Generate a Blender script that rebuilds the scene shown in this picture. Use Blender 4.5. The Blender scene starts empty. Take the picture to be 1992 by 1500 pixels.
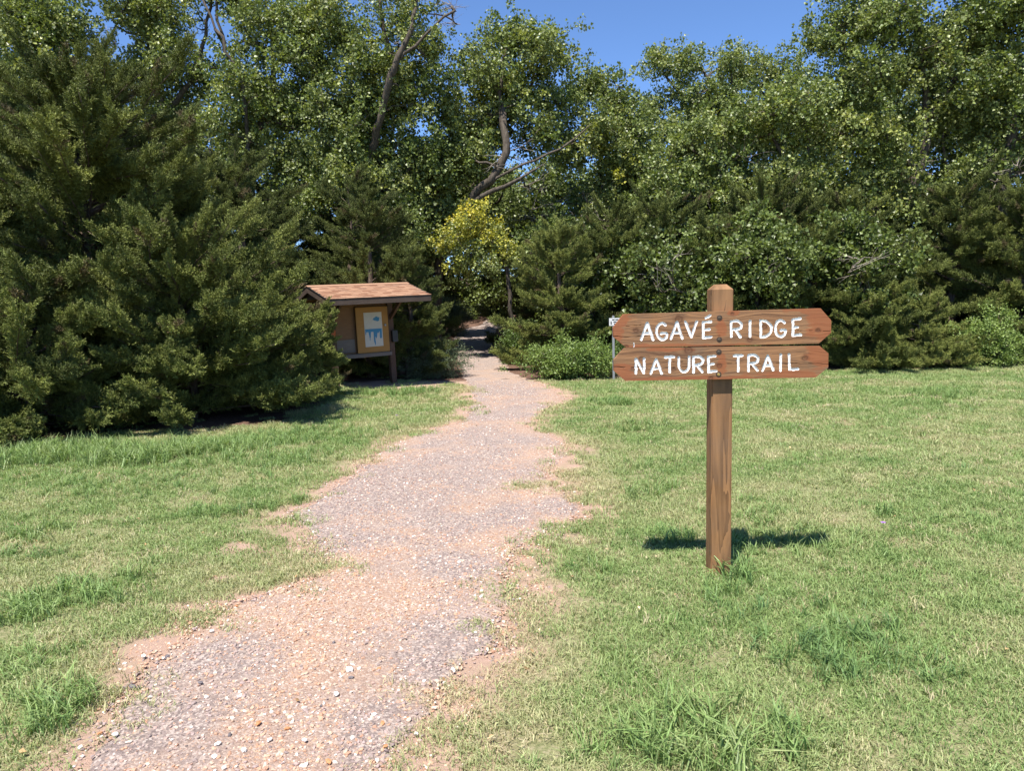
import bpy, bmesh, math, random
import numpy as np
from mathutils import Vector, Matrix

# ------------------------------------------------------------------ camera, sky, sun, exposure
SC = bpy.context.scene
COL = SC.collection
FPX, CX, CY = 1439.0, 996.0, 750.0            # focal length and centre, in photograph pixels
EYE = 1.60
PITCH, ROLL = math.radians(6.3), math.radians(1.4)
_fw = np.array([0, math.cos(PITCH), -math.sin(PITCH)])
_U0 = np.array([0, math.sin(PITCH), math.cos(PITCH)])
_R0 = np.array([1.0, 0, 0])
_r = _R0 * math.cos(ROLL) - _U0 * math.sin(ROLL)
_u = _U0 * math.cos(ROLL) + _R0 * math.sin(ROLL)
CAMP = np.array([0, 0, EYE])
cam_data = bpy.data.cameras.new('camera')
cam = bpy.data.objects.new('camera', cam_data)
COL.objects.link(cam)
M = Matrix.Identity(4)
for i in range(3):
    M[i][0] = _r[i]; M[i][1] = _u[i]; M[i][2] = -_fw[i]; M[i][3] = CAMP[i]
cam.matrix_world = M
cam_data.sensor_width = 36.0
cam_data.lens = 36.0 * FPX / 1992.0
cam_data.clip_start, cam_data.clip_end = 0.05, 3000.0
SC.camera = cam

SUN_VEC = Vector((-0.27, -0.57, 1.32)).normalized()      # towards the sun
SUN_EL = math.asin(SUN_VEC.z)
SUN_AZ = math.atan2(SUN_VEC.x, SUN_VEC.y)
world = bpy.data.worlds.new('World')
SC.world = world
world.use_nodes = True
wn = world.node_tree
bg = wn.nodes['Background']
sky = wn.nodes.new('ShaderNodeTexSky')
sky.sky_type = 'NISHITA'
sky.sun_disc = False
sky.sun_elevation = SUN_EL
sky.sun_rotation = SUN_AZ
sky.altitude = 3500
sky.air_density = 1.0
sky.dust_density = 0.0
sky.ozone_density = 8.0
wn.links.new(sky.outputs[0], bg.inputs[0])
bg.inputs[1].default_value = 0.105
sun_d = bpy.data.lights.new('sun', 'SUN')
sun_d.energy = 4.4
sun_d.angle = math.radians(0.53)
sun_d.color = (1.0, 0.95, 0.87)
sun = bpy.data.objects.new('sun', sun_d)
COL.objects.link(sun)
sun.rotation_euler = SUN_VEC.to_track_quat('Z', 'Y').to_euler()
sun.location = (-5, -10, 25)
SC.view_settings.view_transform = 'Standard'
SC.view_settings.look = 'None'
SC.view_settings.exposure = 1.22
SC.view_settings.gamma = 1.0
SC.cycles.max_bounces = 4
SC.cycles.diffuse_bounces = 2
SC.cycles.glossy_bounces = 2
SC.cycles.transmission_bounces = 3
SC.cycles.caustics_reflective = False
SC.cycles.caustics_refractive = False
SC.cycles.use_denoising = True
SC.cycles.sample_clamp_indirect = 4.0

# ------------------------------------------------------------------ small tools
rng = np.random.default_rng(7)
_tab = np.random.default_rng(3).random((256, 256))

def vnoise(x, y, s=0):
    x = np.asarray(x, float) + 17.3 * s; y = np.asarray(y, float) + 9.1 * s
    xi = np.floor(x).astype(int); yi = np.floor(y).astype(int)
    fx = x - xi; fy = y - yi
    fx = fx * fx * (3 - 2 * fx); fy = fy * fy * (3 - 2 * fy)
    a = _tab[xi & 255, yi & 255]; b = _tab[(xi + 1) & 255, yi & 255]
    c = _tab[xi & 255, (yi + 1) & 255]; d = _tab[(xi + 1) & 255, (yi + 1) & 255]
    return (a * (1 - fx) + b * fx) * (1 - fy) + (c * (1 - fx) + d * fx) * fy

def fbm(x, y, s=0, o=4):
    t = 0; a = 0.5; n = 0
    for k in range(o):
        t = t + a * vnoise(np.asarray(x) * 2 ** k, np.asarray(y) * 2 ** k, s + k); n += a; a *= 0.5
    return t / n

def sstep(a, b, x):
    t = np.clip((np.asarray(x, float) - a) / (b - a), 0, 1)
    return t * t * (3 - 2 * t)

def H(x, y):                                    # terrain: flat lawn, rising gently under the trees
    x = np.asarray(x, float); y = np.asarray(y, float)
    d = np.clip(y - 14.6, 0, 26)
    z = 0.0033 * d * d + np.clip(y - 40.6, 0, 60) * 0.05
    z = z + 0.016 * np.sin(x * 0.9 + 1.3) * np.sin(y * 0.7 + 0.4) + 0.008 * np.sin(x * 2.3 + y * 1.7)
    return z

def ray(px, py):
    return _fw + _r * (px - CX) / FPX + _u * (CY - py) / FPX

def at_y(px, py, Y):                            # point seen at a photograph pixel, at distance Y
    d = ray(px, py)
    return CAMP + d * (Y / d[1])

def on_ground(px, py):
    d = ray(px, py)
    lo, hi = 0.5, 80.0
    for _ in range(50):
        m = (lo + hi) / 2
        p = CAMP + d * m
        if p[2] > H(p[0], p[1]): lo = m
        else: hi = m
    return CAMP + d * lo

def link(o, parent=None):
    COL.objects.link(o)
    if parent is not None: o.parent = parent
    return o

def mesh(name, v, f, mat=None, parent=None, smooth=False, do_link=True):
    me = bpy.data.meshes.new(name)
    me.from_pydata(np.asarray(v, float).tolist() if isinstance(v, np.ndarray) else v, [], f.tolist() if isinstance(f, np.ndarray) else f)
    if mat: me.materials.append(mat)
    if smooth: me.polygons.foreach_set('use_smooth', [True] * len(me.polygons))
    me.update()
    o = bpy.data.objects.new(name, me)
    if do_link: link(o, parent)
    return o

def fattr(o, name, vals, dom='POINT', typ='FLOAT'):
    a = o.data.attributes.new(name, typ, dom)
    vals = np.asarray(vals)
    a.data.foreach_set('vector' if typ == 'FLOAT_VECTOR' else 'value', np.ascontiguousarray(vals.ravel()))

def empty(name, loc, label, cat, group=None, rz=0.0):
    o = bpy.data.objects.new(name, None)
    o.empty_display_size = 0.2
    link(o)
    o.location = tuple(float(c) for c in loc); o.rotation_euler = (0, 0, rz)
    tag(o, label, cat, group)
    return o

def tag(o, label=None, cat=None, group=None, kind=None):
    if label: o['label'] = label
    if cat: o['category'] = cat
    if group: o['group'] = group
    if kind: o['kind'] = kind
    return o

def box(v, f, c, s, R=None):
    b = len(v)
    for dx, dy, dz in ((-1,-1,-1),(1,-1,-1),(1,1,-1),(-1,1,-1),(-1,-1,1),(1,-1,1),(1,1,1),(-1,1,1)):
        p = Vector((dx * s[0] / 2, dy * s[1] / 2, dz * s[2] / 2))
        if R is not None: p = R @ p
        v.append((c[0] + p.x, c[1] + p.y, c[2] + p.z))
    for q in ((0,3,2,1),(4,5,6,7),(0,1,5,4),(1,2,6,5),(2,3,7,6),(3,0,4,7)): f.append(tuple(b + i for i in q))

def box_obj(name, c, s, mat, parent, R=None, bevel=0.004):
    v, f = [], []
    box(v, f, (0, 0, 0), s)
    me = bpy.data.meshes.new(name)
    bm = bmesh.new()
    vs = [bm.verts.new(p) for p in v]
    for q in f: bm.faces.new([vs[i] for i in q])
    if bevel: bmesh.ops.bevel(bm, geom=bm.edges[:], offset=bevel, segments=2, affect='EDGES')
    bm.to_mesh(me); bm.free()
    me.materials.append(mat)
    o = bpy.data.objects.new(name, me)
    link(o, parent)
    o.location = c
    if R is not None: o.rotation_euler = R.to_euler()
    return o

def tubes(chains):                              # chains: (points Nx3, radii N, sides) -> verts, faces
    V, Fc = [], []
    for P, Rr, n in chains:
        P = np.asarray(P, float)
        if len(P) < 2: continue
        T = np.gradient(P, axis=0)
        T /= np.linalg.norm(T, axis=1)[:, None] + 1e-9
        ref = np.array([0.31, 0.87, 0.13]) if abs(T[0, 2]) > 0.6 else np.array([0, 0, 1.0])
        b0 = len(V)
        ang = np.arange(n) * 2 * math.pi / n
        A = np.cross(T, ref); A /= np.linalg.norm(A, axis=1)[:, None] + 1e-9
        B = np.cross(T, A)
        ring = P[:, None, :] + np.asarray(Rr)[:, None, None] * (np.cos(ang)[None, :, None] * A[:, None, :] + np.sin(ang)[None, :, None] * B[:, None, :])
        V.extend(map(tuple, ring.reshape(-1, 3)))
        for i in range(len(P) - 1):
            for k in range(n):
                k2 = (k + 1) % n
                Fc.append((b0 + i * n + k, b0 + i * n + k2, b0 + (i + 1) * n + k2, b0 + (i + 1) * n + k))
        Fc.append(tuple(b0 + (len(P) - 1) * n + k for k in range(n)))
    return V, Fc

def smooth_path(P, step):
    P = np.asarray(P, float)
    out = []
    Q = np.vstack([2 * P[0] - P[1], P, 2 * P[-1] - P[-2]])
    for i in range(1, len(Q) - 2):
        p0, p1, p2, p3 = Q[i - 1], Q[i], Q[i + 1], Q[i + 2]
        k = max(2, int(np.linalg.norm(p2 - p1) / step))
        for j in range(k):
            t = j / k
            out.append(0.5 * (2 * p1 + (p2 - p0) * t + (2 * p0 - 5 * p1 + 4 * p2 - p3) * t * t + (3 * p1 - p0 - 3 * p2 + p3) * t ** 3))
    out.append(P[-1])
    return np.array(out)

# ------------------------------------------------------------------ materials
def N(nt, typ, props=None, **ins):
    n = nt.nodes.new(typ)
    for k, v in (props or {}).items(): setattr(n, k, v)
    for k, v in ins.items():
        s = n.inputs[int(k[1:])] if k[0] == 'i' and k[1:].isdigit() else n.inputs[k.replace('_', ' ')]
        if isinstance(v, bpy.types.NodeSocket): nt.links.new(v, s)
        else: s.default_value = v
    return n

def new_mat(name):
    m = bpy.data.materials.new(name)
    m.use_nodes = True
    nt = m.node_tree
    return m, nt, nt.nodes['Principled BSDF']

def rgb(*c): return (c[0], c[1], c[2], 1.0)

def mixc(nt, fac, a, b, mode='MIX'):
    n = N(nt, 'ShaderNodeMix', {'data_type': 'RGBA', 'blend_type': mode}, i0=fac, i6=a, i7=b)
    return n.outputs[2]

def math_(nt, op, a, b=0.0, clamp=False):
    return N(nt, 'ShaderNodeMath', {'operation': op, 'use_clamp': clamp}, i0=a, i1=b).outputs[0]

def ramp(nt, fac, stops, interp='LINEAR'):
    n = nt.nodes.new('ShaderNodeValToRGB')
    n.color_ramp.interpolation = interp
    el = n.color_ramp.elements
    while len(el) > 1: el.remove(el[-1])
    el[0].position = stops[0][0]; el[0].color = rgb(*stops[0][1])
    for p, c in stops[1:]:
        e = el.new(p); e.color = rgb(*c)
    nt.links.new(fac, n.inputs[0])
    return n.outputs[0]

def attr(nt, name, typ='GEOMETRY'):
    return N(nt, 'ShaderNodeAttribute', {'attribute_name': name, 'attribute_type': typ})

def noise(nt, vec, scale, detail=4.0, rough=0.55, dist=0.0):
    return N(nt, 'ShaderNodeTexNoise', None, Vector=vec, Scale=scale, Detail=detail, Roughness=rough, Distortion=dist).outputs[0]

def bump(nt, b, h, strength=0.3, dist=0.01):
    n = N(nt, 'ShaderNodeBump', None, Height=h, Strength=strength, Distance=dist)
    nt.links.new(n.outputs[0], b.inputs['Normal'])

def coords(nt, scale=(1, 1, 1), which='Object'):
    tc = nt.nodes.new('ShaderNodeTexCoord')
    mp = N(nt, 'ShaderNodeMapping', None, Vector=tc.outputs[which], Scale=scale)
    return mp.outputs[0]

def leaf_mat(name, stops, rough=0.4, trans=0.3, spec=0.5, var=0.35):
    m, nt, b = new_mat(name)
    t = attr(nt, 'tint', 'INSTANCER').outputs['Fac']
    c = ramp(nt, t, stops)
    r = attr(nt, 'rnd').outputs['Fac']
    k = math_(nt, 'ADD', math_(nt, 'MULTIPLY', r, var * 2), 1 - var)
    c = mixc(nt, 1.0, c, N(nt, 'ShaderNodeCombineColor', None, i0=k, i1=k, i2=k).outputs[0], 'MULTIPLY')
    nt.links.new(c, b.inputs['Base Color'])
    b.inputs['Roughness'].default_value = rough
    b.inputs['Specular IOR Level'].default_value = spec
    tr = N(nt, 'ShaderNodeBsdfTranslucent', None, Color=mixc(nt, 1.0, c, rgb(1.15, 1.2, 0.55), 'MULTIPLY'))
    mx = N(nt, 'ShaderNodeMixShader', None, i0=trans, i1=b.outputs[0], i2=tr.outputs[0])
    nt.links.new(mx.outputs[0], nt.nodes['Material Output'].inputs[0])
    return m

MAT = {}
MAT['leaf'] = leaf_mat('cottonwood_leaf', [(0, (0.05, 0.075, 0.017)), (0.35, (0.140, 0.182, 0.048)), (0.65, (0.225, 0.258, 0.088)), (0.8, (0.30, 0.30, 0.05)), (0.9, (0.46, 0.42, 0.06)), (1, (0.55, 0.46, 0.06))], 0.42, 0.3, 0.45, 0.45)
MAT['shrub'] = leaf_mat('shrub_leaf', [(0, (0.05, 0.08, 0.02)), (0.45, (0.13, 0.195, 0.045)), (0.72, (0.22, 0.29, 0.075))], 0.45, 0.28, 0.4)
MAT['grey_shrub'] = leaf_mat('sage_leaf', [(0, (0.06, 0.085, 0.04)), (1, (0.19, 0.23, 0.13))], 0.6, 0.2, 0.3)
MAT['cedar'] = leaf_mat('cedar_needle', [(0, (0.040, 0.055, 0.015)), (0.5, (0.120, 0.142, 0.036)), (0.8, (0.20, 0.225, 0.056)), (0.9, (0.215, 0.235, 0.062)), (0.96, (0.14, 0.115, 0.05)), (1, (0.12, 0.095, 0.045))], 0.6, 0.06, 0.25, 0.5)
MAT['grass'] = leaf_mat('grass_blade', [(0, (0.11, 0.195, 0.075)), (0.3, (0.18, 0.275, 0.085)), (0.55, (0.265, 0.335, 0.13)), (0.8, (0.39, 0.385, 0.205)), (1, (0.50, 0.42, 0.27))], 0.5, 0.3, 0.35)

def bark_mat(name, c0, c1, sc=1.0):
    m, nt, b = new_mat(name)
    v = coords(nt, (14 * sc, 14 * sc, 2.5 * sc))
    n = noise(nt, v, 1.6, 6, 0.65)
    nt.links.new(ramp(nt, n, [(0.3, c0), (0.7, c1)]), b.inputs['Base Color'])
    b.inputs['Roughness'].default_value = 0.9
    b.inputs['Specular IOR Level'].default_value = 0.15
    bump(nt, b, n, 0.8, 0.03)
    return m
MAT['bark'] = bark_mat('cottonwood_bark', (0.035, 0.028, 0.022), (0.14, 0.115, 0.09))  # bark colour lowered to carry the shade on the limbs
MAT['cedar_bark'] = bark_mat('cedar_bark', (0.06, 0.042, 0.03), (0.20, 0.15, 0.115))
MAT['dead'] = bark_mat('dead_twig', (0.18, 0.15, 0.12), (0.38, 0.33, 0.28), 2)

# ------------------------------------------------------------------ scatter (geometry nodes)
def scatter_group(protos):
    ng = bpy.data.node_groups.new('scatter', 'GeometryNodeTree')
    ng.interface.new_socket('Geometry', in_out='INPUT', socket_type='NodeSocketGeometry')
    ng.interface.new_socket('Geometry', in_out='OUTPUT', socket_type='NodeSocketGeometry')
    gi = ng.nodes.new('NodeGroupInput'); go = ng.nodes.new('NodeGroupOutput')
    iop = ng.nodes.new('GeometryNodeInstanceOnPoints')
    ng.links.new(gi.outputs[0], iop.inputs['Points'])
    jn = ng.nodes.new('GeometryNodeJoinGeometry')
    for p in protos:
        oi = ng.nodes.new('GeometryNodeObjectInfo')
        oi.inputs['Object'].default_value = p
        oi.inputs['As Instance'].default_value = True
        ng.links.new(oi.outputs['Geometry'], jn.inputs[0])
    ng.links.new(jn.outputs[0], iop.inputs['Instance'])
    iop.inputs['Pick Instance'].default_value = True
    for nm, typ, sock in (('pi', 'INT', 'Instance Index'), ('rot', 'FLOAT_VECTOR', 'Rotation'), ('scl', 'FLOAT_VECTOR', 'Scale')):
        a = ng.nodes.new('GeometryNodeInputNamedAttribute'); a.data_type = typ
        a.inputs['Name'].default_value = nm
        ng.links.new(a.outputs['Attribute'], iop.inputs[sock])
    ng.links.new(iop.outputs[0], go.inputs[0])
    return ng

def scatter(name, grp, nproto, P, rot, scl, tint, parent=None, r=None):
    P = np.asarray(P, float); n = len(P)
    me = bpy.data.meshes.new(name)
    me.vertices.add(n)
    me.vertices.foreach_set('co', np.ascontiguousarray(P.ravel()))
    o = bpy.data.objects.new(name, me)
    link(o, parent)
    scl = np.asarray(scl, float)
    if scl.ndim == 1: scl = np.repeat(scl[:, None], 3, 1)
    fattr(o, 'pi', (r or rng).integers(0, nproto, n).astype(np.int32), typ='INT')
    fattr(o, 'rot', np.asarray(rot, np.float32), typ='FLOAT_VECTOR')
    fattr(o, 'scl', scl.astype(np.float32), typ='FLOAT_VECTOR')
    fattr(o, 'tint', np.clip(np.asarray(tint, np.float32), 0, 1))
    md = o.modifiers.new('scatter', 'NODES')
    md.node_group = grp
    return o

def aim(D, roll):                               # euler that turns local +X towards D
    D = np.asarray(D, float)
    D = D / (np.linalg.norm(D, axis=1)[:, None] + 1e-9)
    return np.stack([roll, -np.arcsin(np.clip(D[:, 2], -1, 1)), np.arctan2(D[:, 1], D[:, 0])], 1)

def proto(name, v, f, mat, rnd=None):
    o = mesh(name, v, f, mat, do_link=False)
    if rnd is not None: fattr(o, 'rnd', np.asarray(rnd, np.float32))
    return o

def frame_(d, r):
    d = d / np.linalg.norm(d)
    a = np.cross(d, r.normal(size=3)); a /= np.linalg.norm(a)
    return d, a, np.cross(d, a)

def leaf_sprig(seed, n, L, size, wide=0.48, spread=0.06):
    r = np.random.default_rng(seed)
    V, Fc, Rn = [], [], []
    for i in range(n):
        t = (i + 0.5) / n
        base = np.array([L * t, 0, 0]) + r.normal(size=3) * np.array([0.01, spread * 0.35, spread * 0.35])
        d = np.array([r.normal() * 0.6 + 0.25, r.normal(), r.normal() * 0.8 - 0.45])
        d, a, c = frame_(d, r)
        base = base + d * r.uniform(0.015, spread)
        s = size * r.uniform(0.7, 1.2)
        w = s * wide
        fold = s * r.uniform(0.03, 0.14)
        b = len(V)
        V += [tuple(base), tuple(base + d * s * 0.33 + a * w + c * fold), tuple(base + d * s), tuple(base + d * s * 0.33 - a * w + c * fold)]
        Fc += [(b, b + 1, b + 2), (b, b + 2, b + 3)]
        Rn += [r.random()] * 4
    return V, Fc, Rn

def cedar_plume(seed, L=0.36):
    r = np.random.default_rng(seed)
    V, Fc, Rn = [], [], []
    def dia(p, d, l, w, rn):
        d, a, c = frame_(d, r)
        b = len(V)
        V.extend([tuple(p), tuple(p + d * l * 0.45 + a * w), tuple(p + d * l), tuple(p + d * l * 0.45 - a * w)])
        Fc.extend([(b, b + 1, b + 2), (b, b + 2, b + 3)])
        Rn.extend([min(1, max(0, rn))] * 4)
    for i in range(58):
        t = (i + r.random()) / 58
        p = np.array([L * t, 0, 0.02 * math.sin(t * 3)]) + r.normal(size=3) * 0.012
        an = r.uniform(0, 6.283)
        d = np.array([0.55 + 0.6 * t, math.cos(an) * 1.0 * (1 - 0.5 * t), math.sin(an) * 0.7 * (1 - 0.5 * t) + 0.22]); d /= np.linalg.norm(d)
        l = (0.135 - 0.07 * t) * r.uniform(0.55, 1.25)
        rn = r.random()
        for k in range(5):
            q = p + d * l * (k + 0.3) / 5
            dia(q, d * 0.9 + r.normal(size=3) * 0.25, l * 0.38, 0.0046, rn + r.normal() * 0.15)
            if k > 0:
                for _ in range(2):
                    d2 = d * 0.6 + r.normal(size=3) * 0.6
                    dia(q, d2, r.uniform(0.018, 0.036), 0.0044, rn + r.normal() * 0.15)
    return V, Fc, Rn

def leaf_cluster(seed, tw, n, L, size, wide=0.48, spread=0.06):
    r = np.random.default_rng(seed)
    V, Fc, Rn = [], [], []
    for k in range(tw):
        v, f, q = leaf_sprig(seed * 7 + k, n, L, size, wide, spread)
        d = np.array([r.normal() * 0.6 + 0.5, r.normal() * 0.8, r.normal() * 0.8]); d, a, c = frame_(d, r)
        Mx = np.stack([d, a, c], 1)
        b = len(V)
        V += [tuple(Mx @ np.array(p)) for p in v]; Fc += [tuple(b + i for i in t) for t in f]; Rn += q
    return V, Fc, Rn

def grass_tuft(seed, n, h, rad, bend=0.5, w=0.0022):
    r = np.random.default_rng(seed)
    V, Fc, Rn = [], [], []
    for i in range(n):
        a = r.uniform(0, 6.283); q = rad * math.sqrt(r.random())
        p = np.array([q * math.cos(a), q * math.sin(a), -0.006])
        hh = h * r.uniform(0.45, 1.15)
        ba = r.uniform(0, 6.283); bd = bend * r.uniform(0.2, 1.3)
        D = np.array([math.cos(ba), math.sin(ba), 0])
        S = np.array([-math.sin(ba), math.cos(ba), 0]) if r.random() < 0.5 else np.array([math.cos(ba + 0.9), math.sin(ba + 0.9), 0])
        ww = w * r.uniform(0.7, 1.4)
        p1 = p + D * hh * bd * 0.3 + np.array([0, 0, hh * 0.55])
        p2 = p + D * hh * bd + np.array([0, 0, hh * (1 - 0.35 * bd)])
        b = len(V)
        V += [tuple(p - S * ww), tuple(p + S * ww), tuple(p1 + S * ww * 0.85), tuple(p1 - S * ww * 0.85), tuple(p2)]
        Fc += [(b, b + 1, b + 2, b + 3), (b + 3, b + 2, b + 4)]
        Rn += [r.random()] * 5
    return V, Fc, Rn

def protos(fn, mat, k, *a, **kw):
    ps = [proto('proto', *fn(100 + 13 * i, *a, **kw)[:2], mat, fn(100 + 13 * i, *a, **kw)[2]) for i in range(k)]
    return scatter_group(ps), k

G_LEAF = protos(leaf_cluster, MAT['leaf'], 6, 4, 11, 0.30, 0.075)
G_SHRUB = protos(leaf_cluster, MAT['shrub'], 4, 4, 11, 0.16, 0.042, wide=0.36, spread=0.04)
G_SAGE = protos(leaf_cluster, MAT['grey_shrub'], 3, 4, 14, 0.2, 0.04, wide=0.2, spread=0.03)
G_CEDAR = protos(cedar_plume, MAT['cedar'], 6)
G_LAWN = protos(grass_tuft, MAT['grass'], 7, 85, 0.042, 0.105, bend=0.9, w=0.0019)
G_TALL = protos(grass_tuft, MAT['grass'], 4, 16, 0.17, 0.05, bend=0.8, w=0.0032)

# ------------------------------------------------------------------ path outline on the ground
def edge(pts):
    g = [on_ground(*p)[:2] for p in pts]
    g = sorted(g, key=lambda q: q[1])
    return np.array(g)
PL = edge([(120,1500),(190,1370),(235,1310),(340,1240),(425,1178),(520,1148),(590,1115),(600,1080),(570,1040),(555,995),(605,962),(690,915),(722,880),(790,850),(885,822),(908,795),(915,770),(900,750),(892,735),(885,700),(868,672),(876,655),(900,640),(930,633)])
PR = edge([(800,1500),(850,1420),(905,1330),(985,1270),(1010,1215),(1040,1180),(1010,1120),(1025,1075),(1060,1050),(1130,1025),(1160,1000),(1125,972),(1090,945),(1085,912),(1130,885),(1100,858),(1045,830),(1065,800),(1105,775),(1060,745),(1010,728),(985,705),(970,680),(962,660),(968,645),(985,633)])
PL = np.vstack([[PL[0, 0] - 1.3, -6.0], [PL[0, 0] - 0.35, 1.0], PL, [PL[-1, 0] + 1.0, PL[-1, 1] + 12]])
PR = np.vstack([[PR[0, 0] - 0.4, -6.0], [PR[0, 0] - 0.05, 1.0], PR, [PR[-1, 0] + 1.5, PR[-1, 1] + 12]])

def path_lr(y):
    y = np.asarray(y, float)
    l = np.interp(y, PL[:, 1], PL[:, 0]); r = np.interp(y, PR[:, 1], PR[:, 0])
    k = np.clip(y / 12.0, 0.5, 1.0)
    l = l + (fbm(y * 3.1, y * 0 + 2.5, 1) - 0.5) * 0.30 * k + (vnoise(y * 14, y * 0, 4) - 0.5) * 0.07
    r = r + (fbm(y * 3.1, y * 0 + 7.5, 2) - 0.5) * 0.30 * k + (vnoise(y * 14, y * 0, 5) - 0.5) * 0.07
    return l, r

def path_sd(x, y):                              # > 0 inside the path (metres to its edge)
    l, r = path_lr(y)
    return np.minimum(x - l, r - x)

def blob(px, py, rx, ry):                       # an ellipse on the ground, given by its look in the photo
    c = on_ground(px, py); a = on_ground(px + rx, py); b = on_ground(px, py + ry)
    return c[0], c[1], abs(a[0] - c[0]), max(0.05, abs(b[1] - c[1]))

def in_blobs(B, x, y, s=9):
    m = np.zeros_like(np.asarray(x, float))
    w = (fbm(np.asarray(x) * 4, np.asarray(y) * 4, s) - 0.5) * 1.1
    for cx, cy, a, b in B:
        d = np.sqrt(((x - cx) / a) ** 2 + ((y - cy) / b) ** 2)
        m = np.maximum(m, 1 - sstep(0.7, 1.15, d + w))
    return m

TONGUES = [blob(*b) for b in ((560,1112,120,14),(480,1140,60,10),(650,1062,30,8),(1020,948,85,8),(960,1132,38,8),(1000,1165,40,8),(1075,872,20,5),(610,1030,30,6),(1020,1240,30,10),(905,1345,30,15),(420,1205,25,6))]
BARE = [blob(*b) for b in ((470,1068,60,12),(430,1128,40,10),(375,1182,40,10),(330,1222,40,10),(1060,1150,50,12),(1030,1215,30,8),(1112,908,22,6),(1140,990,40,9),(960,1290,30,12),(880,1400,30,20),(560,1045,40,10),(1080,770,35,5),(150,1450,40,20),(1760,1055,30,6),(1555,1195,25,8),(1300,1430,60,15),(1560,1370,70,14),(40,1020,40,9),(700,745,60,8),(780,752,100,9),(850,745,60,7),(1860,712,90,5),(1640,820,16,4))]
KIOSK_C = np.array([-2.97, 14.95])

# tree bases (filled while placing) drive the leaf litter
LITTER = [(-6.6, 11.6, 2.5), (-4.7, 11.3, 1.7), (-9.6, 11.0, 2.2), (-3.9, 12.6, 0.7)]
def tree_edge(x):                               # where the lawn stops in front of the trees
    e = np.array([on_ground(*p)[:2] for p in ((890,742),(1050,738),(1200,739),(1620,724),(1850,716),(1992,713))])
    return np.interp(x, e[:, 0], e[:, 1], left=15.6)

def litter(x, y):
    x = np.asarray(x, float); y = np.asarray(y, float)
    m = sstep(-0.25, 0.35, y - tree_edge(x) + (fbm(x * 1.3, y * 1.3, 5) - 0.5) * 1.2)
    for cx, cy, r in LITTER:
        d = np.sqrt((x - cx) ** 2 + (y - cy) ** 2)
        m = np.maximum(m, 1 - sstep(r * 0.8, r * 1.02, d + (fbm(x * 1.5, y * 1.5, 6) - 0.5) * 0.9))
    return m

# ------------------------------------------------------------------ ground
def axis(segs):
    out = [segs[0][0]]
    for a, b, s in segs:
        n = max(1, int(round((b - a) / s)))
        out += list(a + (b - a) * (np.arange(n) + 1) / n)
    return np.array(out)

def build_ground():
    xs = axis([(-400, -60, 40), (-60, -16, 2.2), (-16, -8, 0.3), (-8, 8, 0.08), (8, 16, 0.3), (16, 60, 2.2), (60, 400, 40)])
    ys = axis([(-400, -30, 40), (-30, -2, 2), (-2, 1.5, 0.25), (1.5, 9, 0.07), (9, 18, 0.12), (18, 45, 0.6), (45, 120, 6), (120, 600, 60)])
    X, Y = np.meshgrid(xs, ys)
    x, y = X.ravel(), Y.ravel()
    near = (np.abs(x) < 18) & (y > 0) & (y < 20)
    z = H(x, y)
    z = z + np.where(near, (fbm(x * 5, y * 5, 8) - 0.5) * 0.02, 0)
    V = np.stack([x, y, z], 1)
    nx = len(xs); i = np.arange(nx - 1); j = np.arange(len(ys) - 1)
    I, J = np.meshgrid(i, j)
    a = (J * nx + I).ravel()
    Fc = np.stack([a, a + 1, a + nx + 1, a + nx], 1)
    m, nt, b = new_mat('lawn_soil')
    v = coords(nt)
    bare = attr(nt, 'bare').outputs['Fac']; lit = attr(nt, 'litter').outputs['Fac']
    n1 = noise(nt, v, 1.2, 5); n2 = noise(nt, v, 38, 5, 0.7); n3 = noise(nt, v, 160, 3, 0.7)
    grassy = ramp(nt, n2, [(0.3, (0.12, 0.14, 0.06)), (0.5, (0.22, 0.22, 0.105)), (0.68, (0.38, 0.33, 0.21))])
    soil = mixc(nt, n1, rgb(0.43, 0.285, 0.22), rgb(0.45, 0.325, 0.245))
    soil = mixc(nt, math_(nt, 'MULTIPLY', n3, 0.8), soil, rgb(0.33, 0.215, 0.165))
    duff = ramp(nt, n2, [(0.3, (0.06, 0.035, 0.025)), (0.55, (0.15, 0.09, 0.065)), (0.75, (0.30, 0.19, 0.14))])
    c = mixc(nt, bare, grassy, soil)
    c = mixc(nt, lit, c, duff)
    nt.links.new(c, b.inputs['Base Color'])
    b.inputs['Roughness'].default_value = 0.95
    b.inputs['Specular IOR Level'].default_value = 0.1
    bump(nt, b, math_(nt, 'ADD', n2, n3), 0.7, 0.02)
    o = mesh('ground', V, Fc, m, smooth=True)
    sd = path_sd(x, y)
    bare_v = np.maximum(sstep(-0.42, 0.02, sd + (fbm(x * 4, y * 4, 3) - 0.5) * 0.5), in_blobs(BARE, x, y))
    fattr(o, 'bare', bare_v.astype(np.float32))
    fattr(o, 'litter', litter(x, y).astype(np.float32))
    tag(o, 'short green lawn with bare sandy patches running under the trees', None, None, 'structure')
build_ground()

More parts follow.
